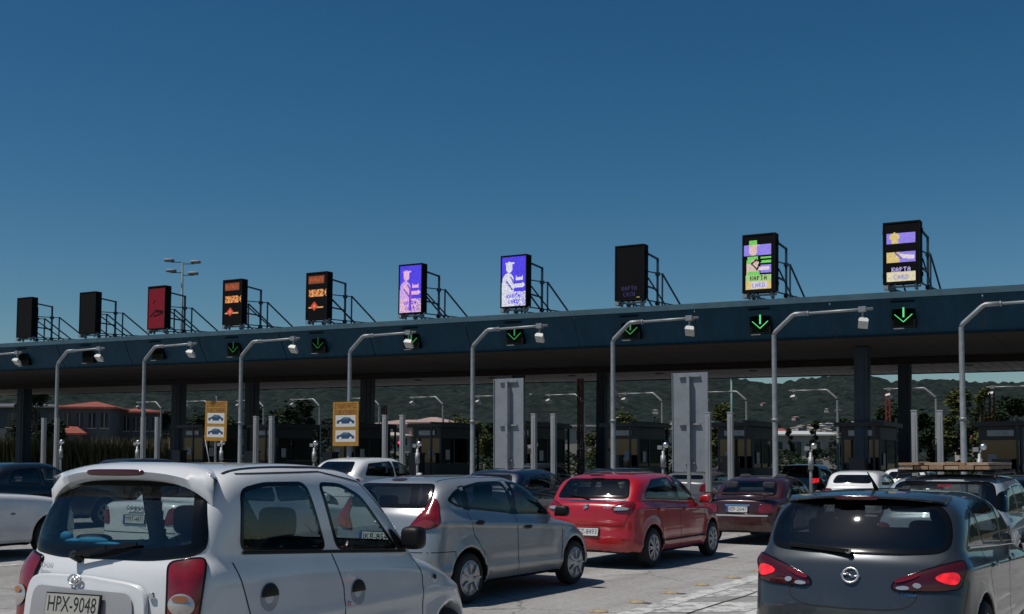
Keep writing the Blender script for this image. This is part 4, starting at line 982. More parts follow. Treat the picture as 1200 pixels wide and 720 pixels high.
# ---- generic profiles; every number in metres, y forward, z up
def hatch(L, W, H, belt=(.93, .90), hood=.92, ws=.95, roof_r=.55, rake=.28, kind='hatch', trunk=None, wr=.30, axles=None, tail=.0):
    a = L / 2; zr, zf = belt; S = dict(L=L, W=W, H=H, wr=wr)
    S['axles'] = axles or (-a + .72, a - .82); hb = H - .015
    if kind == 'sedan':
        tz = trunk or .98
        S['low'] = [(-a + .10, .20), (-a - .01, .34), (-a, .60), (-a + .05, .82), (-a + .06, tz), (-a + .30, tz + .02), (-a + .62, tz + .02), (ws, zf + .03), (a - .55, hood - .06), (a - .12, hood - .20), (a, .60), (a + .01, .36), (a - .08, .19)]
        S['green'] = [(-a + .55, .80), (-a + .56, tz), (-a + .98, H - .12), (-a + 1.35, hb), (-.15, H), (.25, H - .03), (ws, zf + .04), (ws + .02, .8)]
    else:
        S['low'] = [(-a + .10, .20), (-a - .01, .34), (-a - .01, .58), (-a + .05, .74), (-a + .10, zr + .02), (-a + .2, zr + .05), (ws, zf + .04), (a - .50, hood - .08), (a - .10, hood - .24), (a, .58), (a + .01, .36), (a - .08, .19)]
        S['green'] = [(-a + .11, .80), (-a + .13, zr + .02), (-a + .13 + rake, H - .14), (-a + roof_r, hb), (-.25, H), (.18, H - .035), (ws, zf + .05), (ws + .02, .8)]
    w = W / 2
    S['plan'] = [(0, -a - .02), (w * .72, -a - .01), (w * .93, -a + .22), (w - .012, -a + .8), (w, .1), (w - .012, a - .9), (w * .92, a - .3), (w * .74, a), (0, a + .02)]
    S['plan_g'] = [(0, -a), (w * .80, -a), (w * .93, -a + .5), (w * .97, 0), (w * .96, .6), (w * .90, ws + .1), (w * .75, ws + .6), (0, ws + .7)]
    S['sect'] = [(0, .15), (w * .84, .15), (w * .97, .26), (w, .48), (w, .66), (w * .985, .80), (w * .95, zr), (w * .88, zr + .10), (w * .6, H + .2), (0, H + .2)]
    S['sect_g'] = [(0, .6), (w * .955, .6), (w * .945, zr - .02), (w * .86, zr + .28), (w * .74, H - .05), (w * .62, H + .1), (0, H + .12)]
    S['ws'] = ws; S['belt'] = belt
    return S

def simple_car(name, label, x, y, rz, S, pm, glass_m, h=.045, wins=None, rearwin=None, lamps=None, txt=None, lit=False, sedan=False, plate_z=.62, spokes=5, liner=True, front=None):
    t = start(name, label, x, y, rz); B = Body(S, h); a = S['L'] / 2; H = S['H']; zr, zf = S['belt']; w = S['W'] / 2; ws = S['ws']
    wins = wins or [[(-a + (1.15 if sedan else .62), zr + .05), (-a + (1.35 if sedan else .85), H - .17), (-.32, H - .11), (-.26, zf + .06)], [(-.20, zf + .06), (-.26, H - .11), (.22, H - .15), (ws - .22, zf + .07)]]
    for v in 'RL':
        for p in wins: B.patch(v, p, 'side_window', glass_m, t, seal=.03, seal_mat=m_seal, cut=True, n=56, rings=3, rad=.07)
        for yy in (-.23, ws - .18): B.ribbon(v, [(yy, zf + .03), (yy, .28)], .010, 'door_seam', m_seam, t)
        for yy in (-.75, .05): B.patch(v, [(yy - .1, zf - .10), (yy + .1, zf - .10), (yy + .1, zf - .14), (yy - .1, zf - .14)], 'door_handle', m_blackplastic if pm.name.startswith('far') else pm, t, off=.025, n=20, rings=2, smooth=1)
    rw = rearwin or ([(-w * .66, zr + .10), (-w * .56, H - .12), (w * .56, H - .12), (w * .66, zr + .10)] if not sedan else [(-w * .72, (S['low'][4][1]) + .05), (-w * .60, H - .10), (w * .60, H - .10), (w * .72, (S['low'][4][1]) + .05)])
    B.patch('B', rw, 'rear_window', glass_m, t, seal=.04, seal_mat=m_seal, cut=True, rad=.10)
    B.patch('F', [(-w * .78, zf + .10), (-w * .60, H - .10), (w * .60, H - .10), (w * .78, zf + .10)], 'windscreen', m_glass, t, seal=.04, seal_mat=m_seal, cut=True, rad=.08)
    for sx, vn in ((1, 'CR'), (-1, 'CL')):
        lp = lamps or [(-.20, .70), (.16, .74), (.20, zr - .02), (-.12, zr - .04)]
        B.patch(vn, lp, 'tail_lamp', m_brake if lit else m_lampred, t, off=.012, seal=.012, seal_mat=m_lampdark, n=36, rings=3, rad=.05)
    B.ribbon('B', [(-w * .80, .60), (w * .80, .60)], .012, 'bumper_seam', m_seam, t)
    if txt: plate(t, B, 0, plate_z, .42, .11, txt)
    for yw in S['axles']:
        for sx in (-1, 1): wheel(t, sx * (w - .115), yw, S['wr'], sx, spokes)
    for sx in (-1, 1): mirror(t, (sx * (w - .03), ws - .22, zf + .10), sx, pm)
    if liner: seats(t, S)
    if front:
        for sx in (-1, 1): B.patch('F', [(sx * w * .55, .62), (sx * w * .88, .66), (sx * w * .86, .80), (sx * w * .5, .74)], 'headlamp', m_lampclear, t, off=.01, n=28, rings=3)
    B.finish(t, pm, liner); return t, B

NEAR = .021
def handle(B, t, v, y, z, m, w=.18):
    B.patch(v, [(y - w / 2, z + .022), (y + w / 2, z + .022), (y + w / 2, z - .022), (y - w / 2, z - .022)], 'door_handle', m, t, off=.020, n=24, rings=2, smooth=1, bulge=.008)

# ------------------------------------------------------------------ white small hatchback, nearest on the left
def white_hatch():
    pm = paint('white_car_paint', (0.62, 0.625, 0.63), 0.0, .3, 1.0, .05)
    S = hatch(3.5, 1.50, 1.675, (1.14, 1.03), ws=.80, wr=.275); w = .75
    S['low'] = [(-1.64, .22), (-1.75, .34), (-1.765, .64), (-1.715, .72), (-1.70, .92), (-1.645, 1.12), (-1.5, 1.16), (.62, 1.03), (.92, .97), (1.40, .80), (1.66, .64), (1.74, .52), (1.75, .36), (1.66, .2)]
    S['green'] = [(-1.65, .9), (-1.635, 1.14), (-1.49, 1.45), (-1.36, 1.60), (-1.18, 1.655), (-.6, 1.68), (-.1, 1.645), (.15, 1.56), (.80, 1.03), (.85, .9)]
    S['plan'] = [(0, -1.78), (.50, -1.775), (.66, -1.68), (.725, -1.45), (.748, -.6), (.75, .3), (.735, 1.0), (.68, 1.45), (.52, 1.68), (0, 1.74)]
    S['plan_g'] = [(0, -1.70), (.50, -1.69), (.62, -1.60), (.69, -1.36), (.722, -.8), (.725, -.5), (.725, .3), (.70, .8), (.5, 1.3), (0, 1.4)]
    S['sect'] = [(0, .16), (.62, .16), (.71, .26), (.742, .45), (.75, .65), (.745, .85), (.725, 1.05), (.70, 1.15), (.5, 1.9), (0, 1.9)]
    S['sect_g'] = [(0, .6), (.715, .6), (.715, 1.02), (.700, 1.20), (.658, 1.48), (.618, 1.60), (.56, 1.70), (.45, 1.78), (0, 1.8)]
    S.update(axles=(-1.10, 1.17), bow_r=.13, k_roof=.10, k_belt=.03, crown=.03, seat_y=-.12, rear_seat_y=-1.0, dash_y=.55, creases=[((.74, .70), .010, .035)])
    rx, ry = -5.34, 4.58; a = R(4.2)
    t = start('car', 'white small hatchback with roof spoiler and round door handles, nearest at left', rx - 1.75 * math.sin(a), ry + 1.75 * math.cos(a), 4.2); t.scale = (1.045, 1.02, 1.0); B = Body(S, NEAR)
    rear_w = [(-1.28, 1.155), (-1.24, 1.52), (-1.02, 1.555), (-.60, 1.552), (-.44, 1.105)]; front_w = [(-.335, 1.10), (-.475, 1.548), (-.22, 1.535), (.0, 1.45), (.44, 1.045)]
    for v in 'RL':
        for p in (rear_w, front_w): B.patch(v, [p[0]] * 1 + p[1:], 'side_window', m_glass, t, seal=.028, seal_mat=m_seal, cut=True, rad=.07, n=90)
        B.patch(v, [(.42, 1.03), (.30, 1.20), (.36, 1.20), (.60, 1.02)], 'mirror_sail', m_blackplastic, t, off=.009, n=30, rings=2, smooth=1)
        for pts in ([(-1.35, 1.10), (-1.31, 1.0), (-1.24, .80), (-1.12, .60), (-1.10, .56)], [(-.39, 1.08), (-.30, .86), (-.27, .30)], [(.62, 1.0), (.72, .86), (.73, .28)], [(-1.20, 1.605), (-.40, 1.612), (.02, 1.54), (.30, 1.32)]):
            B.ribbon(v, pts, .009, 'door_seam', m_seam, t)
        B.ribbon(v, [(-1.26, 1.148), (-.40, 1.095), (.50, 1.035)], .020, 'belt_moulding', m_blackplastic, t, off=.004, thick=.006)
        for y, z in ((-1.065, .875), (-.135, .81)):
            c = [(y + .085 * math.cos(k * .4488), z + .085 * math.sin(k * .4488)) for k in range(14)]
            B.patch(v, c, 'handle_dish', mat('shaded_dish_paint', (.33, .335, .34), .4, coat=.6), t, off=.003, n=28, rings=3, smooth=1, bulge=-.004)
            B.patch(v, [(y + .08 * math.cos(k * .349), z + .004 + .08 * math.sin(k * .349)) for k in range(10)], 'door_handle', m_blackplastic, t, off=.010, n=28, rings=2, smooth=0, bulge=.006)
        B.patch(v, [(-.25 + .018 * math.cos(k), .745 + .018 * math.sin(k)) for k in range(6)], 'door_lock', m_chrome, t, off=.006, n=12, rings=2)
        B.patch(v, [(.90 + .028 * math.cos(k * .7), .815 + .022 * math.sin(k * .7)) for k in range(9)], 'side_repeater', m_blackplastic, t, off=.012, n=16, rings=2, bulge=.01)
        for yw in S['axles']:
            pts = [(yw + .335 * math.cos(q), .275 + .335 * math.sin(q)) for q in [R(d) for d in range(5, 180, 8)]]; B.ribbon(v, pts, .02, 'arch_lip', pm, t, off=.0, thick=.006)
    rear = [(-.615, 1.15), (-.625, 1.24), (-.575, 1.42), (-.50, 1.60), (.50, 1.60), (.575, 1.42), (.625, 1.24), (.615, 1.15), (.35, 1.115), (-.35, 1.115)]
    B.patch('B', rear, 'rear_window', m_glass, t, off=.007, seal=.07, seal_mat=m_seal, cut=True, rad=.09, n=120, rings=6)
    B.patch('F', [(-.62, 1.06), (-.50, 1.56), (.50, 1.56), (.62, 1.06)], 'windscreen', m_glass, t, seal=.035, seal_mat=m_seal, cut=True, rad=.08)
    for sx, vn in ((1, 'CR'), (-1, 'CL')):
        B.patch(vn, [(-.115, 1.115), (-.125, .80), (-.09, .58), (.01, .58), (.05, .84), (.09, 1.13), (.04, 1.145)], 'tail_lamp', m_lampred, t, off=.016, seal=.013, seal_mat=m_seal, rad=.05, n=70, bulge=.012)
        B.patch(vn, [(-.04 + .062 * math.cos(k * .449), .885 + .062 * math.sin(k * .449)) for k in range(14)], 'indicator_lens', m_lampclear, t, off=.032, n=30, rings=4, smooth=1, bulge=.014)
        B.patch(vn, [(-.04 + .038 * math.cos(k * .449), .915 + .020 * math.sin(k * .449)) for k in range(14)], 'amber_lens', mat('amber_lens', (.30, .12, .05), .12), t, off=.047, n=20, rings=2, smooth=1)
        B.ribbon('B', [(sx * .50, 1.09), (sx * .515, .80), (sx * .56, .60)], .008, 'tailgate_seam', m_seam, t)
    # raised number plate surround, recess shade put into a grey patch, badge, lock, wiper
    B.patch('B', [(-.44, 1.02), (-.50, .965), (-.52, .62), (.40, .62), (.38, .935), (.31, .99), (-.06, 1.025)], 'plate_surround', pm, t, off=.035, seal=.03, seal_mat=pm, rad=.09, n=100, bulge=.01)
    B.patch('B', [(-.42, .955), (-.455, .62), (.335, .62), (.30, .935)], 'plate_recess', mat('recess_shade_grey', (.30, .30, .31), .5), t, off=.048, rad=.06, n=70)
    p, n = B.hit(B.view('B'), -.08, .80); o = plate_root = None
    pl = MB(); pl.box((0, 0, 0), (.40, .010, .135)); pl = pl.build('number_plate', m_blackplastic, t); pl.location = (p.x, p.y - .064, .862); pl.rotation_euler = (R(-8), 0, 0)
    b = MB(); b.box((0, -.007, 0), (.385, .006, .12)); b.build('plate_face', mat('aged_plate', (.36, .35, .31), .5, var=.15, vscale=20), pl); text('plate_lettering', 'HPX-9048', .125, m_ink, pl, (0, -.011, .0), width=.35)
    p, n = B.hit(B.view('B'), -.10, .992); b = MB(); ring(b, (0, 0, 0), .045, .006, 30, .62); b.bar((-.018, 0, -.02), (-.008, 0, .022), .010); b.bar((.010, 0, -.022), (.020, 0, .02), .010); b.bar((-.014, 0, .004), (.014, 0, -.002), .009)
    o = b.build('badge', m_badge, t, True); o.location = p + n * .058; o.rotation_euler = (R(-10), 0, 0)
    p, n = B.hit(B.view('B'), .40, .93); b = MB(); b.lathe([(0, -.012), (.018, -.010), (.022, 0)], 16, 'y'); o = b.build('tailgate_lock', m_chrome, t); o.location = p + n * .012
    for tx, x, z, wd in (('ATOS', -.415, 1.065, .12), ('Prime', -.405, 1.03, .085)):
        p, n = B.hit(B.view('B'), x, z); text('badge_lettering', tx, .04, mat('badge_grey', (.28, .28, .3), .4), t, p + n * .006, (R(78), 0, R(-6)), width=wd)
    p0, n0 = B.hit(B.view('B'), -.16, 1.11); p1, n1 = B.hit(B.view('B'), .24, 1.20)
    b = MB(); b.tube([p0, p0 + n0 * .07], .026, 12); b.bar(p0 + n0 * .06, p0.lerp(p1, .55) + n0 * .06, .022); b.bar(p0.lerp(p1, .5) + n0 * .06, p1 + n1 * .035, .016); b.build('rear_wiper', m_blackplastic, t)
    # roof spoiler wrapping the top of the window
    b = MB(); N_ = 33; prof = 8
    vs = []
    for i in range(N_):
        u = -1 + 2 * i / (N_ - 1); x = .595 * u; au = abs(u); yb = -1.545 + .11 * au ** 2.2; drop = .11 * au ** 5; zt = 1.668 - .05 * au ** 2.4; yf = -1.20 - .20 * au ** 4
        P = [(yf, zt + .008 - drop * .5), ((yf + yb) / 2, zt + .008 - drop * .35), (yb + .05, zt - .012 - drop * .3), (yb, zt - .045 - drop * .6), (yb + .012, zt - .085 - drop), (yb + .06, zt - .10 - drop), ((yf + yb) / 2, zt - .075 - drop), (yf, zt - .07 - drop * .8)]
        vs += [(x, y, z) for y, z in P]
    fs = [(i * prof + k, i * prof + (k + 1) % prof, (i + 1) * prof + (k + 1) % prof, (i + 1) * prof + k) for i in range(N_ - 1) for k in range(prof)] + [tuple(range(prof - 1, -1, -1)), tuple((N_ - 1) * prof + k for k in range(prof))]
    b.add(vs, fs); smooth_by_angle(b.build('roof_spoiler', pm, t), 60)
    b = MB(); b.sq((-.0, -1.542, 1.615), (.42, .035, .040), .5, 24, 8); b.build('third_brake_lamp', m_lampdark, t, True)
    for sx in (-1, 1):
        B.ribbon('T', [(sx * .525, -1.26), (sx * .555, -.6), (sx * .545, .05)], .022, 'roof_gutter', m_blackplastic, t, off=.004)
        mirror(t, (sx * .69, .52, 1.13), sx, m_blackplastic, (.16, .14, .165))
    for yw in S['axles']:
        for sx in (-1, 1): wheel(t, sx * .635, yw, .275, sx, 0, .17, 'cap')
    seats(t, S)
    b = MB(); b.box((0, -1.36, .99), (1.16, .40, .03)); b.build('parcel_shelf', m_trim, t)
    m_blue = mat('blue_cloth', (.02, .22, .42), .8, var=.3, vscale=12); b = MB(); b.sq((-.44, -1.46, 1.225), (.09, .05, .06), .9); b.sq((-.38, -1.46, 1.20), (.16, .05, .03), .9); b.sq((-.24, -1.46, 1.205), (.24, .05, .045), .9); b.sq((-.14, -1.46, 1.19), (.22, .05, .025), .9); o = b.build('blue_scarf', m_blue, None, True)
    o.parent = None; o.matrix_world = Matrix.Translation(t.location) @ Matrix.Rotation(R(4.2), 4, 'Z') @ Matrix.Diagonal((1.045, 1.02, 1, 1)); tag(o, 'crumpled blue cloth on the parcel shelf of the white hatchback', 'cloth')
    b = MB(); b.sq((-.28, -1.40, 1.09), (.56, .22, .18), .5); o2 = b.build('dark_bag', m_trim, None, True); o2.matrix_world = o.matrix_world.copy(); tag(o2, 'dark soft bag under the blue cloth behind the rear window of the white hatchback', 'bag')
    B.finish(t, pm)

# ------------------------------------------------------------------ dark grey hatchback, nearest on the right
def grey_hatch():
    pm = paint('graphite_car_paint', (0.045, 0.051, 0.058), .55, .32, 1.0, .06)
    S = hatch(4.02, 1.74, 1.48, (1.0, .94), ws=1.0, wr=.31)
    S['low'] = [(-1.92, .2), (-2.02, .32), (-2.03, .56), (-1.985, .66), (-1.93, .82), (-1.875, .985), (-1.72, 1.05), (.95, .96), (1.45, .86), (1.88, .7), (2.0, .56), (2.0, .35), (1.9, .2)]
    S['green'] = [(-1.87, .8), (-1.855, 1.0), (-1.64, 1.33), (-1.53, 1.43), (-1.25, 1.475), (-.4, 1.488), (.15, 1.45), (1.0, .97), (1.02, .8)]
    S['sect'] = [(0, .15), (.73, .15), (.84, .26), (.868, .48), (.87, .70), (.855, .84), (.815, .97), (.76, 1.07), (.5, 1.6), (0, 1.6)]
    S.update(axles=(-1.27, 1.25), bow_r=.20, k_sh=.09, k_roof=.16, seat_y=-.05, creases=[((.90, .78), .014, .04), ((.42, .36), .010, .05)])
    t = start('car', 'dark grey hatchback with lit brake lamps, nearest at right', -2.07, 11.16, -2.5); t.scale = (1.05, 1.0, 1.0); B = Body(S, NEAR)
    for v in 'RL':
        for p in ([(-1.42, 1.07), (-1.36, 1.20), (-1.13, 1.34), (-1.02, 1.07)], [(-.97, 1.06), (-1.06, 1.35), (-.66, 1.395), (-.20, 1.40), (-.15, 1.02)], [(-.09, 1.015), (-.14, 1.40), (.20, 1.355), (.80, .985)]):
            B.patch(v, p, 'side_window', m_glass_dark, t, seal=.03, seal_mat=m_seal, cut=True, rad=.05, n=70)
        for pts in ([(-1.05, 1.04), (-.98, .85), (-.92, .62), (-.85, .34)], [(-.12, 1.0), (-.10, .30)], [(.86, .95), (.92, .80), (.90, .30)]): B.ribbon(v, pts, .009, 'door_seam', m_seam, t)
        B.ribbon(v, [(-1.45, 1.045), (-.4, 1.0), (.84, .955)], .016, 'belt_moulding', m_chrome, t, off=.004, thick=.004)
        for y in (-.80, .08): handle(B, t, v, y, .87, pm)
    B.patch('B', [(-.63, 1.005), (-.69, 1.08), (-.66, 1.28), (-.56, 1.385), (-.3, 1.405), (.3, 1.405), (.56, 1.385), (.66, 1.28), (.69, 1.08), (.63, 1.005), (.35, .985), (-.35, .985)], 'rear_window', m_glass_dark, t, seal=.045, seal_mat=m_seal, cut=True, rad=.09, n=130, rings=6)
    B.patch('F', [(-.70, 1.02), (-.55, 1.38), (.55, 1.38), (.70, 1.02)], 'windscreen', m_glass, t, seal=.035, seal_mat=m_seal, cut=True, rad=.08)
    for sx, vn in ((1, 'CR'), (-1, 'CL')):
        lamp = [(-.36, .735), (-.33, .80), (-.16, .885), (.0, .94), (.13, .965), (.17, .945), (.13, .86), (.09, .745), (-.06, .722), (-.30, .715)]
        B.patch(vn, lamp, 'tail_lamp', m_lampdark, t, off=.012, seal=.012, seal_mat=m_seal, rad=.05, n=90, bulge=.014)
        B.patch(vn, [(-.10, .815), (-.05, .86), (.05, .875), (.08, .845), (.055, .785), (-.01, .775)], 'brake_lamp', m_brake, t, off=.030, smooth=2, n=40, rings=3)
        B.patch(vn, [(-.33, .80), (-.20, .855), (-.16, .85), (-.20, .82), (-.31, .775)], 'lamp_band', m_lampred, t, off=.030, n=30, rings=2)
        B.patch(vn, [(-.33, .75), (-.26, .765), (-.24, .735), (-.31, .727)], 'reversing_lens', m_lampclear, t, off=.028, n=24, rings=2)
        B.patch(vn, [(-.20 + .028 * math.cos(k), .765 + .022 * math.sin(k)) for k in range(6)], 'indicator_lens', m_lampclear, t, off=.029, n=20, rings=2)
        B.ribbon('B', [(sx * .44, .72), (sx * .475, .70), (sx * .465, .66), (sx * .43, .62), (sx * .37, .594), (sx * .28, .58), (0, .572)], .011, 'tailgate_seam', m_seam, t)
        B.ribbon('B', [(sx * .40, .755), (sx * .68, .985)], .007, 'tailgate_seam', m_seam, t)
        mirror(t, (sx * .84, .80, 1.02), sx, pm, (.20, .13, .14))
    p, n = B.hit(B.view('B'), 0, .825); b = MB(); ring(b, (0, 0, 0), .058, .0095, 36); b.bar((-.072, 0, .0), (-.006, 0, .012), .013); b.bar((.072, 0, .0), (.006, 0, -.012), .013); b.bar((-.03, 0, .016), (.03, 0, -.016), .013)
    o = b.build('badge', m_badge, t, True); o.location = p + n * .010; o.rotation_euler = (R(-20), 0, 0)
    p0, n0 = B.hit(B.view('B'), -.02, .985); p1, n1 = B.hit(B.view('B'), -.50, 1.03); b = MB(); b.tube([p0, p0 + n0 * .05], .024, 12); b.bar(p0 + n0 * .045, p1 + n1 * .025, .022, .03); b.build('rear_wiper', m_blackplastic, t)
    # roof spoiler lip, brake lamp, aerial
    b = MB(); N_ = 29; prof = 6; vs = []
    for i in range(N_):
        u = -1 + 2 * i / (N_ - 1); au = abs(u); x = .60 * u; zt = 1.475 - .045 * au ** 2.5; yb = -1.66 + .17 * au ** 2.5
        vs += [(x, y, z) for y, z in ((-1.20, zt + .004), (-1.40, zt + .002), (yb, zt - .035), (yb + .01, zt - .052), (-1.48, zt - .06), (-1.20, zt - .05))]
    fs = [(i * prof + k, i * prof + (k + 1) % prof, (i + 1) * prof + (k + 1) % prof, (i + 1) * prof + k) for i in range(N_ - 1) for k in range(prof)] + [tuple(range(prof - 1, -1, -1)), tuple((N_ - 1) * prof + k for k in range(prof))]
    b.add(vs, fs); smooth_by_angle(b.build('roof_spoiler', pm, t), 50)
    b = MB(); b.sq((-.02, -1.645, 1.425), (.34, .04, .038), .4, 24, 8); b.build('third_brake_lamp', m_lampdark, t, True)
    b = MB(); b.tube([(0, -1.10, 1.48), (-.01, -1.16, 1.54), (-.02, -1.30, 1.63)], [.02, .012, .004], 8); b.build('aerial', m_blackplastic, t, True)
    text('badge_lettering', 'CORSA', .03, m_chrome, t, B.hit(B.view('B'), .42, .695, .004)[0], (R(70), 0, R(6)), width=.11)
    for yw in S['axles']:
        for sx in (-1, 1): wheel(t, sx * .755, yw, .31, sx, 5, .20)
    plate(t, B, 0, .42, .50, .11, 'YZB-3172'); seats(t, S)
    b = MB(); b.box((0, -1.52, .93), (1.22, .36, .03)); b.build('parcel_shelf', m_trim, t)
    B.finish(t, pm)

# ------------------------------------------------------------------ silver hatchback
def silver_hatch():
    pm = paint('silver_blue_car_paint', (0.30, 0.315, 0.33), .5, .33, 1.0, .06)
    S = hatch(3.95, 1.72, 1.48, (1.02, .93), ws=1.0, wr=.295)
    S['low'] = [(-1.87, .2), (-1.96, .34), (-1.97, .58), (-1.93, .72), (-1.885, .90), (-1.83, 1.08), (-1.7, 1.12), (-.4, 1.03), (.9, .93), (1.4, .85), (1.80, .70), (1.95, .54), (1.97, .34), (1.88, .19)]
    S['green'] = [(-1.82, .9), (-1.80, 1.10), (-1.63, 1.35), (-1.50, 1.44), (-1.1, 1.478), (-.3, 1.488), (.2, 1.44), (1.0, .94), (1.05, .8)]
    S['sect'] = [(0, .15), (.72, .15), (.83, .26), (.855, .46), (.86, .66), (.85, .84), (.825, .98), (.79, 1.10), (.5, 1.7), (0, 1.7)]
    S.update(axles=(-1.22, 1.27), bow_r=.20, k_roof=.15, flare=.020, creases=[((.97, .76), .014, .035), ((.40, .34), .014, .05)])
    t = start('car', 'silver blue hatchback with tall triangular tail lamps, beyond the white hatchback', -7.8, 12.75, -3.0); B = Body(S, .023)
    for v in 'RL':
        for p in ([(-1.53, 1.20), (-1.40, 1.29), (-1.24, 1.345), (-1.22, 1.10), (-1.40, 1.125)], [(-1.17, 1.09), (-1.19, 1.35), (-.78, 1.40), (-.28, 1.405), (-.22, 1.0)], [(-.15, .995), (-.20, 1.405), (.15, 1.37), (.50, 1.22), (.90, .945)]):
            B.patch(v, p, 'side_window', m_glass_dark, t, seal=.032, seal_mat=m_seal, cut=True, rad=.05, n=70)
        for p in ([(-.29, 1.0), (-.28, 1.415), (-.13, 1.415), (-.09, .985)], [(-1.25, 1.09), (-1.27, 1.35), (-1.14, 1.365), (-1.12, 1.07)]): B.patch(v, p, 'pillar_cover', m_seal, t, off=.003, smooth=0, n=40, rings=2)
        for pts in ([(-1.20, 1.06), (-1.13, .80), (-.95, .58), (-.88, .30)], [(-.19, .98), (-.16, .28)], [(.92, .92), (.93, .60), (.86, .28)], [(-1.84, .62), (-1.50, .62), (-1.50, .50)]): B.ribbon(v, pts, .009, 'door_seam', m_seam, t)
        for y, z in ((-1.02, .925), (.05, .83)): handle(B, t, v, y, z, m_blackplastic, .16)
    B.patch('B', [(-.56, 1.11), (-.60, 1.20), (-.55, 1.39), (.55, 1.39), (.60, 1.20), (.56, 1.11)], 'rear_window', m_glass_dark, t, seal=.045, seal_mat=m_seal, cut=True, rad=.08, n=100)
    B.patch('F', [(-.70, 1.0), (-.55, 1.38), (.55, 1.38), (.70, 1.0)], 'windscreen', m_glass, t, seal=.035, seal_mat=m_seal, cut=True, rad=.08)
    for sx, vn in ((1, 'CR'), (-1, 'CL')):
        B.patch(vn, [(-.26, .84), (-.20, .93), (-.02, 1.14), (.06, 1.235), (.12, 1.20), (.12, .92), (-.02, .87)], 'tail_lamp', m_lampred, t, off=.012, seal=.012, seal_mat=m_lampdark, rad=.05, n=70, bulge=.016)
        B.patch(vn, [(-.20, .87), (-.10, .97), (.0, .98), (.07, .95), (-.02, .89)], 'reversing_lens', mat('pink_lens', (.20, .03, .035), .15), t, off=.032, n=30, rings=3)
        mirror(t, (sx * .83, .80, 1.0), sx, m_blackplastic, (.19, .12, .14))
    B.ribbon('B', [(-.62, .62), (.62, .62)], .010, 'bumper_seam', m_seam, t); plate(t, B, 0, .78, .48, .11, 'IKB-8543')
    B.patch('B', [(-.11, 1.44), (.11, 1.44), (.11, 1.415), (-.11, 1.415)], 'third_brake_lamp', m_lampdark, t, off=.010, n=24, rings=2)
    b = MB(); ring(b, (0, 0, 0), .06, .007, 28, .45); p, n = B.hit(B.view('B'), 0, .97); o = b.build('badge', m_badge, t, True); o.location = p + n * .01; o.rotation_euler = (R(-15), 0, 0)
    for sx in (-1, 1): B.ribbon('T', [(sx * .50, -1.45), (sx * .53, -.6), (sx * .52, .2)], .012, 'roof_gutter', m_seam, t, off=.003)
    for yw in S['axles']:
        for sx in (-1, 1): wheel(t, sx * .745, yw, .295, sx, 0, .19, 'cap')
    seats(t, S); B.finish(t, pm)

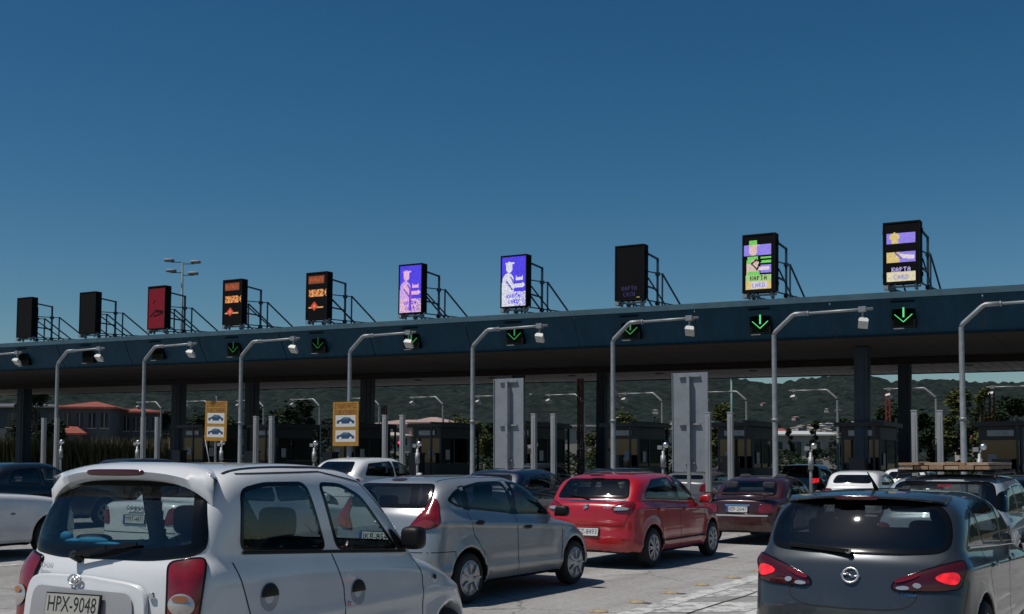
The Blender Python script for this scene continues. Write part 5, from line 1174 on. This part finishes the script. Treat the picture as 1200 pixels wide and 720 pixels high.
# ------------------------------------------------------------------ red hatchback
def red_hatch():
    pm = paint('crimson_car_paint', (0.38, 0.004, 0.010), .05, .3, 1.0, .06)
    S = hatch(3.99, 1.745, 1.475, (1.0, .93), ws=1.0, wr=.305)
    S['low'] = [(-1.9, .2), (-1.99, .34), (-2.0, .50), (-1.955, .60), (-1.965, .74), (-1.945, .82), (-1.915, .97), (-1.83, 1.03), (-1.6, 1.05), (.95, .95), (1.5, .86), (1.85, .72), (1.98, .58), (1.99, .36), (1.9, .2)]
    S['green'] = [(-1.84, .85), (-1.82, 1.03), (-1.57, 1.34), (-1.42, 1.425), (-1.0, 1.465), (-.3, 1.478), (.2, 1.43), (1.0, .96), (1.02, .8)]
    S.update(axles=(-1.26, 1.26), bow_r=.18, k_roof=.15, flare=.022, creases=[((.92, .84), .010, .03), ((.36, .36), .012, .05)])
    t = start('car', 'bright red hatchback with silver alloy wheels in the middle of the queue', -7.75, 18.1, -1.5); B = Body(S, .025)
    for v in 'RL':
        for p in ([(-1.44, 1.06), (-1.30, 1.22), (-1.0, 1.36), (-.28, 1.395), (-.22, 1.01)], [(-.14, 1.005), (-.19, 1.395), (.20, 1.345), (.50, 1.20), (.84, .97)]):
            B.patch(v, p, 'side_window', m_glass_dark if v == 'X' else m_glass, t, seal=.032, seal_mat=m_seal, cut=True, rad=.05, n=70)
        B.patch(v, [(-.26, 1.01), (-.27, 1.405), (-.15, 1.405), (-.10, 1.0)], 'pillar_cover', m_seal, t, off=.003, smooth=0, n=40, rings=2)
        for pts in ([(-1.15, 1.02), (-1.05, .80), (-.92, .60), (-.88, .30)], [(-.19, .98), (-.17, .28)], [(.90, .92), (.92, .60), (.86, .28)]): B.ribbon(v, pts, .010, 'door_seam', m_seam, t)
        B.ribbon(v, [(-.85, .40), (.85, .40)], .03, 'sill_moulding', m_seam, t, off=.001)
        for y, z in ((-.95, .89), (.06, .86)): handle(B, t, v, y, z, pm, .19)
    B.patch('B', [(-.60, 1.065), (-.62, 1.12), (-.54, 1.375), (.54, 1.375), (.62, 1.12), (.60, 1.065)], 'rear_window', m_glass_dark, t, seal=.05, seal_mat=m_seal, cut=True, rad=.08, n=100)
    B.patch('F', [(-.70, 1.0), (-.55, 1.38), (.55, 1.38), (.70, 1.0)], 'windscreen', m_glass, t, seal=.035, seal_mat=m_seal, cut=True, rad=.08)
    for sx, vn in ((1, 'CR'), (-1, 'CL')):
        B.patch(vn, [(-.24, .87), (-.24, .95), (-.05, 1.01), (.10, 1.03), (.12, .99), (.02, .89)], 'tail_lamp', m_lampred, t, off=.014, seal=.010, seal_mat=m_lampdark, rad=.04, n=60, bulge=.012)
        B.patch(vn, [(-.21, .885), (-.21, .925), (-.08, .94), (.0, .92), (-.03, .895)], 'clear_lens', m_lampclear, t, off=.030, n=30, rings=3)
        B.patch('B', [(sx * .66, .44), (sx * .60, .44), (sx * .60, .47), (sx * .68, .47)], 'reflector', m_lampred, t, off=.008, n=20, rings=2)
        mirror(t, (sx * .83, .80, 1.01), sx, pm, (.19, .12, .135))
    B.ribbon('B', [(-.58, 1.045), (-.3, 1.03), (.3, 1.03), (.58, 1.045)], .022, 'tailgate_chrome', m_chrome, t, off=.006, thick=.004)
    B.ribbon('B', [(-.70, .86), (-.62, .66), (.62, .66), (.70, .86)], .009, 'tailgate_seam', m_seam, t)
    plate(t, B, 0, .56, .46, .115, 'ZEZ-8493'); m_b = m_badge
    p, n = B.hit(B.view('B'), 0, .945); b = MB(); b.bar((.035, 0, .035), (-.035, 0, .008), .022); b.bar((-.035, 0, .008), (.035, 0, -.008), .022); b.bar((.035, 0, -.008), (-.035, 0, -.035), .022); o = b.build('badge', m_b, t); o.location = p + n * .008; o.rotation_euler = (R(-15), 0, 0)
    for tx, x, wd in (('SUZUKI', -.42, .14), ('BALENO', .38, .18)): q, n = B.hit(B.view('B'), x, .935); text('badge_lettering', tx, .05, m_b, t, q + n * .006, (R(75), 0, R(-4 if x < 0 else 4)), width=wd)
    b = MB(); b.sq((0, -1.53, 1.425), (.24, .05, .03), .4); b.build('third_brake_lamp', m_lampdark, t, True)
    p0, n0 = B.hit(B.view('B'), .0, 1.06); p1, n1 = B.hit(B.view('B'), -.36, 1.11); b = MB(); b.bar(p0 + n0 * .03, p1 + n1 * .02, .02); b.build('rear_wiper', m_blackplastic, t)
    for yw in S['axles']:
        for sx in (-1, 1): wheel(t, sx * .76, yw, .305, sx, 8, .19)
    seats(t, S); B.finish(t, pm)

white_hatch(); grey_hatch(); silver_hatch(); red_hatch()

# ------------------------------------------------------------------ the rest of the queue
pw = MATS['white_car_paint']
# dark red saloon with a boot spoiler
S = hatch(4.24, 1.68, 1.35, (.90, .86), hood=.86, ws=.95, kind='sedan', trunk=.90, wr=.295); S.update(k_sh=.06)
pmar = paint('maroon_car_paint', (0.040, 0.005, 0.006), .3, .35, 1.0, .08)
t, B = simple_car('car', 'dark red saloon with a boot spoiler ahead of the bright red hatchback', -7.35, 24.2, 0, S, pmar, m_glass, .03, txt='IEP-2047', sedan=True, plate_z=.70, lamps=[(-.27, .62), (.16, .64), (.14, .84), (-.25, .80)])
b = MB(); b.box((0, -2.0, 1.02), (1.36, .17, .03)); b.box((-.55, -1.98, .96), (.05, .1, .12)); b.box((.55, -1.98, .96), (.05, .1, .12)); b.build('boot_spoiler', pmar, t)
B.ribbon('B', [(-.60, .58), (.60, .58)], .03, 'bumper_strip', mat('pale_strip', (.4, .38, .38), .3), t, off=.006); B.ribbon('B', [(-.25, .78), (.25, .78)], .03, 'chrome_strip', m_chrome, t, off=.012)
# silver estate with boards on the roof
S = hatch(4.45, 1.76, 1.545, (1.0, .95), ws=1.05, roof_r=.50, rake=.20, wr=.31)
pes = paint('blue_silver_car_paint', (0.34, 0.38, 0.42), .2, .35, 1.0, .06)
t, B = simple_car('car', 'blue silver estate carrying timber on its roof rack', -2.42, 17.5, -1, S, pes, m_glass_dark, .028, txt='YBK-6120', lamps=[(-.16, .62), (.08, .66), (.12, .92), (-.06, .92)],
                  wins=[[(-2.0, 1.08), (-1.86, 1.33), (-1.22, 1.38), (-1.16, 1.05)], [(-1.08, 1.04), (-1.12, 1.385), (-.30, 1.40), (-.24, 1.01)], [(-.17, 1.0), (-.22, 1.40), (.24, 1.345), (.86, .99)]], rearwin=[(-.68, 1.06), (-.60, 1.455), (.60, 1.455), (.68, 1.06)])
b = MB(); b.box((0, -1.80, 1.40), (.16, .04, .025)); b.build('third_brake_lamp', m_brake, t)
for sx in (-1, 1):
    b = MB(); b.tube([(sx * .60, -1.75, 1.49), (sx * .60, -1.6, 1.56), (sx * .60, .1, 1.57), (sx * .60, .3, 1.50)], .018, 8); b.build('roof_rail', m_blackplastic, t, True)
for y in (-1.45, -.2): b = MB(); b.box((0, y, 1.59), (1.30, .06, .03)); b.build('roof_bar', m_blackplastic, t)
m_wood = mat('sawn_timber', (0.27, 0.165, 0.095), .8, var=.35, vscale=5, stretch=(6, .4, 6)); m_wood2 = mat('pale_timber', (0.33, 0.25, 0.18), .8, var=.3, vscale=5, stretch=(6, .4, 6))
g = random.Random(5)
T = Matrix.Translation(t.location) @ Matrix.Rotation(t.rotation_euler.z, 4, 'Z')
for j in range(6):
    x = -.46 + j * .185; h_ = .045 if j % 2 else .055
    b = MB(); b.box((0, 0, 0), (.17, 2.1, h_)); o = b.build('timber_board', m_wood if j % 3 else m_wood2); o.matrix_world = T @ Matrix.Translation((x, -.85 + g.uniform(-.08, .08), 1.607 + h_ / 2))
    tag(o, '%s lower timber board from the left on the roof rack of the silver estate' % ORD[j], 'board', 'timber boards on the roof rack')
for j in range(4):
    b = MB(); b.box((0, 0, 0), (.26, 2.0, .03)); o = b.build('timber_board', m_wood2 if j % 2 else m_wood); o.matrix_world = T @ Matrix.Translation((-.42 + j * .28, -.80 + g.uniform(-.1, .1), 1.679)) @ Matrix.Rotation(g.uniform(-.03, .03), 4, 'Z')
    tag(o, '%s wide upper timber board from the left on the roof rack load' % ORD[j], 'board', 'timber boards on the roof rack')

def queue(label, x, y, rz, kind, dims, col, h=.05, metal=.3, belt=(.95, .91), **kw):
    S = hatch(*dims, belt, ws=.95, kind=kind, wr=.30 if dims[2] < 1.6 else .34, **{k: v for k, v in kw.items() if k in ('trunk', 'hood', 'rake', 'roof_r')})
    if isinstance(col, tuple): col = paint('car_paint_%d_%d_%d' % tuple(int(c * 1000) for c in col), col, metal, .35, 1.0, .06)
    return simple_car('car', label, x, y, rz, S, col, kw.get('gl', m_glass_dark), h, sedan=(kind == 'sedan'), txt=kw.get('txt'), liner=kw.get('liner', True), lit=kw.get('lit', False), front=kw.get('front'), plate_z=kw.get('plate_z', .62))
t, B = queue('white saloon seen through the windows of the near white hatchback', -12.5, 13.75, -1, 'sedan', (4.6, 1.78, 1.42), pw, .032, 0, (.98, .92), trunk=1.02, txt='YMT-4471', plate_z=.78, gl=m_glass)
b = MB(); p, n = B.hit(B.view('B'), 0, .93)
for k in range(4): ring(b, ((k - 1.5) * .075, 0, 0), .045, .006, 24)
o = b.build('badge', m_badge, t, True); o.location = p + n * .012
queue('white sport utility car in the distance with dark rear window left of the silver hatchback', -18.9, 25.9, 0, 'hatch', (4.4, 1.80, 1.62), pw, .035, 0, (1.08, 1.02), hood=1.0, rake=.38, roof_r=.85)
S = hatch(4.7, 1.74, 1.50, (1.04, 1.02), hood=1.06, ws=.62, wr=.31, axles=(-1.38, 1.64))
t, B = simple_car('car', 'white car cut by the left picture edge, its bonnet pointing right', -16.75, 11.2, 0, S, pw, m_glass_dark, .032, front=True)
for v in 'RL': B.ribbon(v, [(-1.0, .58), (.50, .58)], .06, 'rubbing_strip', m_blackplastic, t, off=.008, thick=.01); B.patch(v, [(.86, .72), (.94, .72), (.94, .69), (.86, .69)], 'side_repeater', m_lampdark, t, off=.01, n=16, rings=2)
queue('black saloon at the left edge behind the white van like car', -21.9, 17.0, 0, 'sedan', (4.5, 1.78, 1.46), (.006, .006, .007), .045, .2)
queue('maroon car glimpsed through the rear window of the near white hatchback', -17.4, 19.6, 0, 'hatch', (4.0, 1.70, 1.46), pmar, .05)
queue('dark blue hatchback partly hidden behind the silver hatchback', -12.7, 23.2, 0, 'hatch', (3.9, 1.70, 1.42), (.004, .009, .028), .04)
queue('black hatchback ahead of the dark blue one', -12.4, 28.4, 0, 'hatch', (4.0, 1.72, 1.42), (.008, .008, .009), .045)
queue('grey hatchback between the red hatchback and the dark red saloon', -12.3, 34.0, 0, 'hatch', (4.0, 1.70, 1.30), (.11, .11, .115), .045)
queue('small white hatchback far ahead, right of the dark red saloon', -7.3, 33.2, 0, 'hatch', (3.7, 1.62, 1.40), pw, .04, 0)
queue('black car with a red lamp lit at the booth right of the dark red saloon', -12.5, 47.0, 0, 'hatch', (4.2, 1.74, 1.46), (.008, .009, .01), .05, lit=True)
queue('white car at the booth beyond the small white hatchback', -7.4, 41.0, 0, 'hatch', (3.9, 1.68, 1.42), pw, .05, 0)
queue('dark car ahead of the timber carrying estate at the right edge', -2.3, 25.6, 0, 'sedan', (4.4, 1.76, 1.44), (.015, .017, .02), .045)
queue('dark hatchback with bright roof edge behind the left grey sign back', -17.6, 33.2, 0, 'hatch', (4.1, 1.72, 1.46), (.02, .022, .025), .05)
queue('black estate waiting left of the white sport utility car', -27.4, 26.0, 0, 'hatch', (4.4, 1.74, 1.50), (.008, .008, .01), .05)
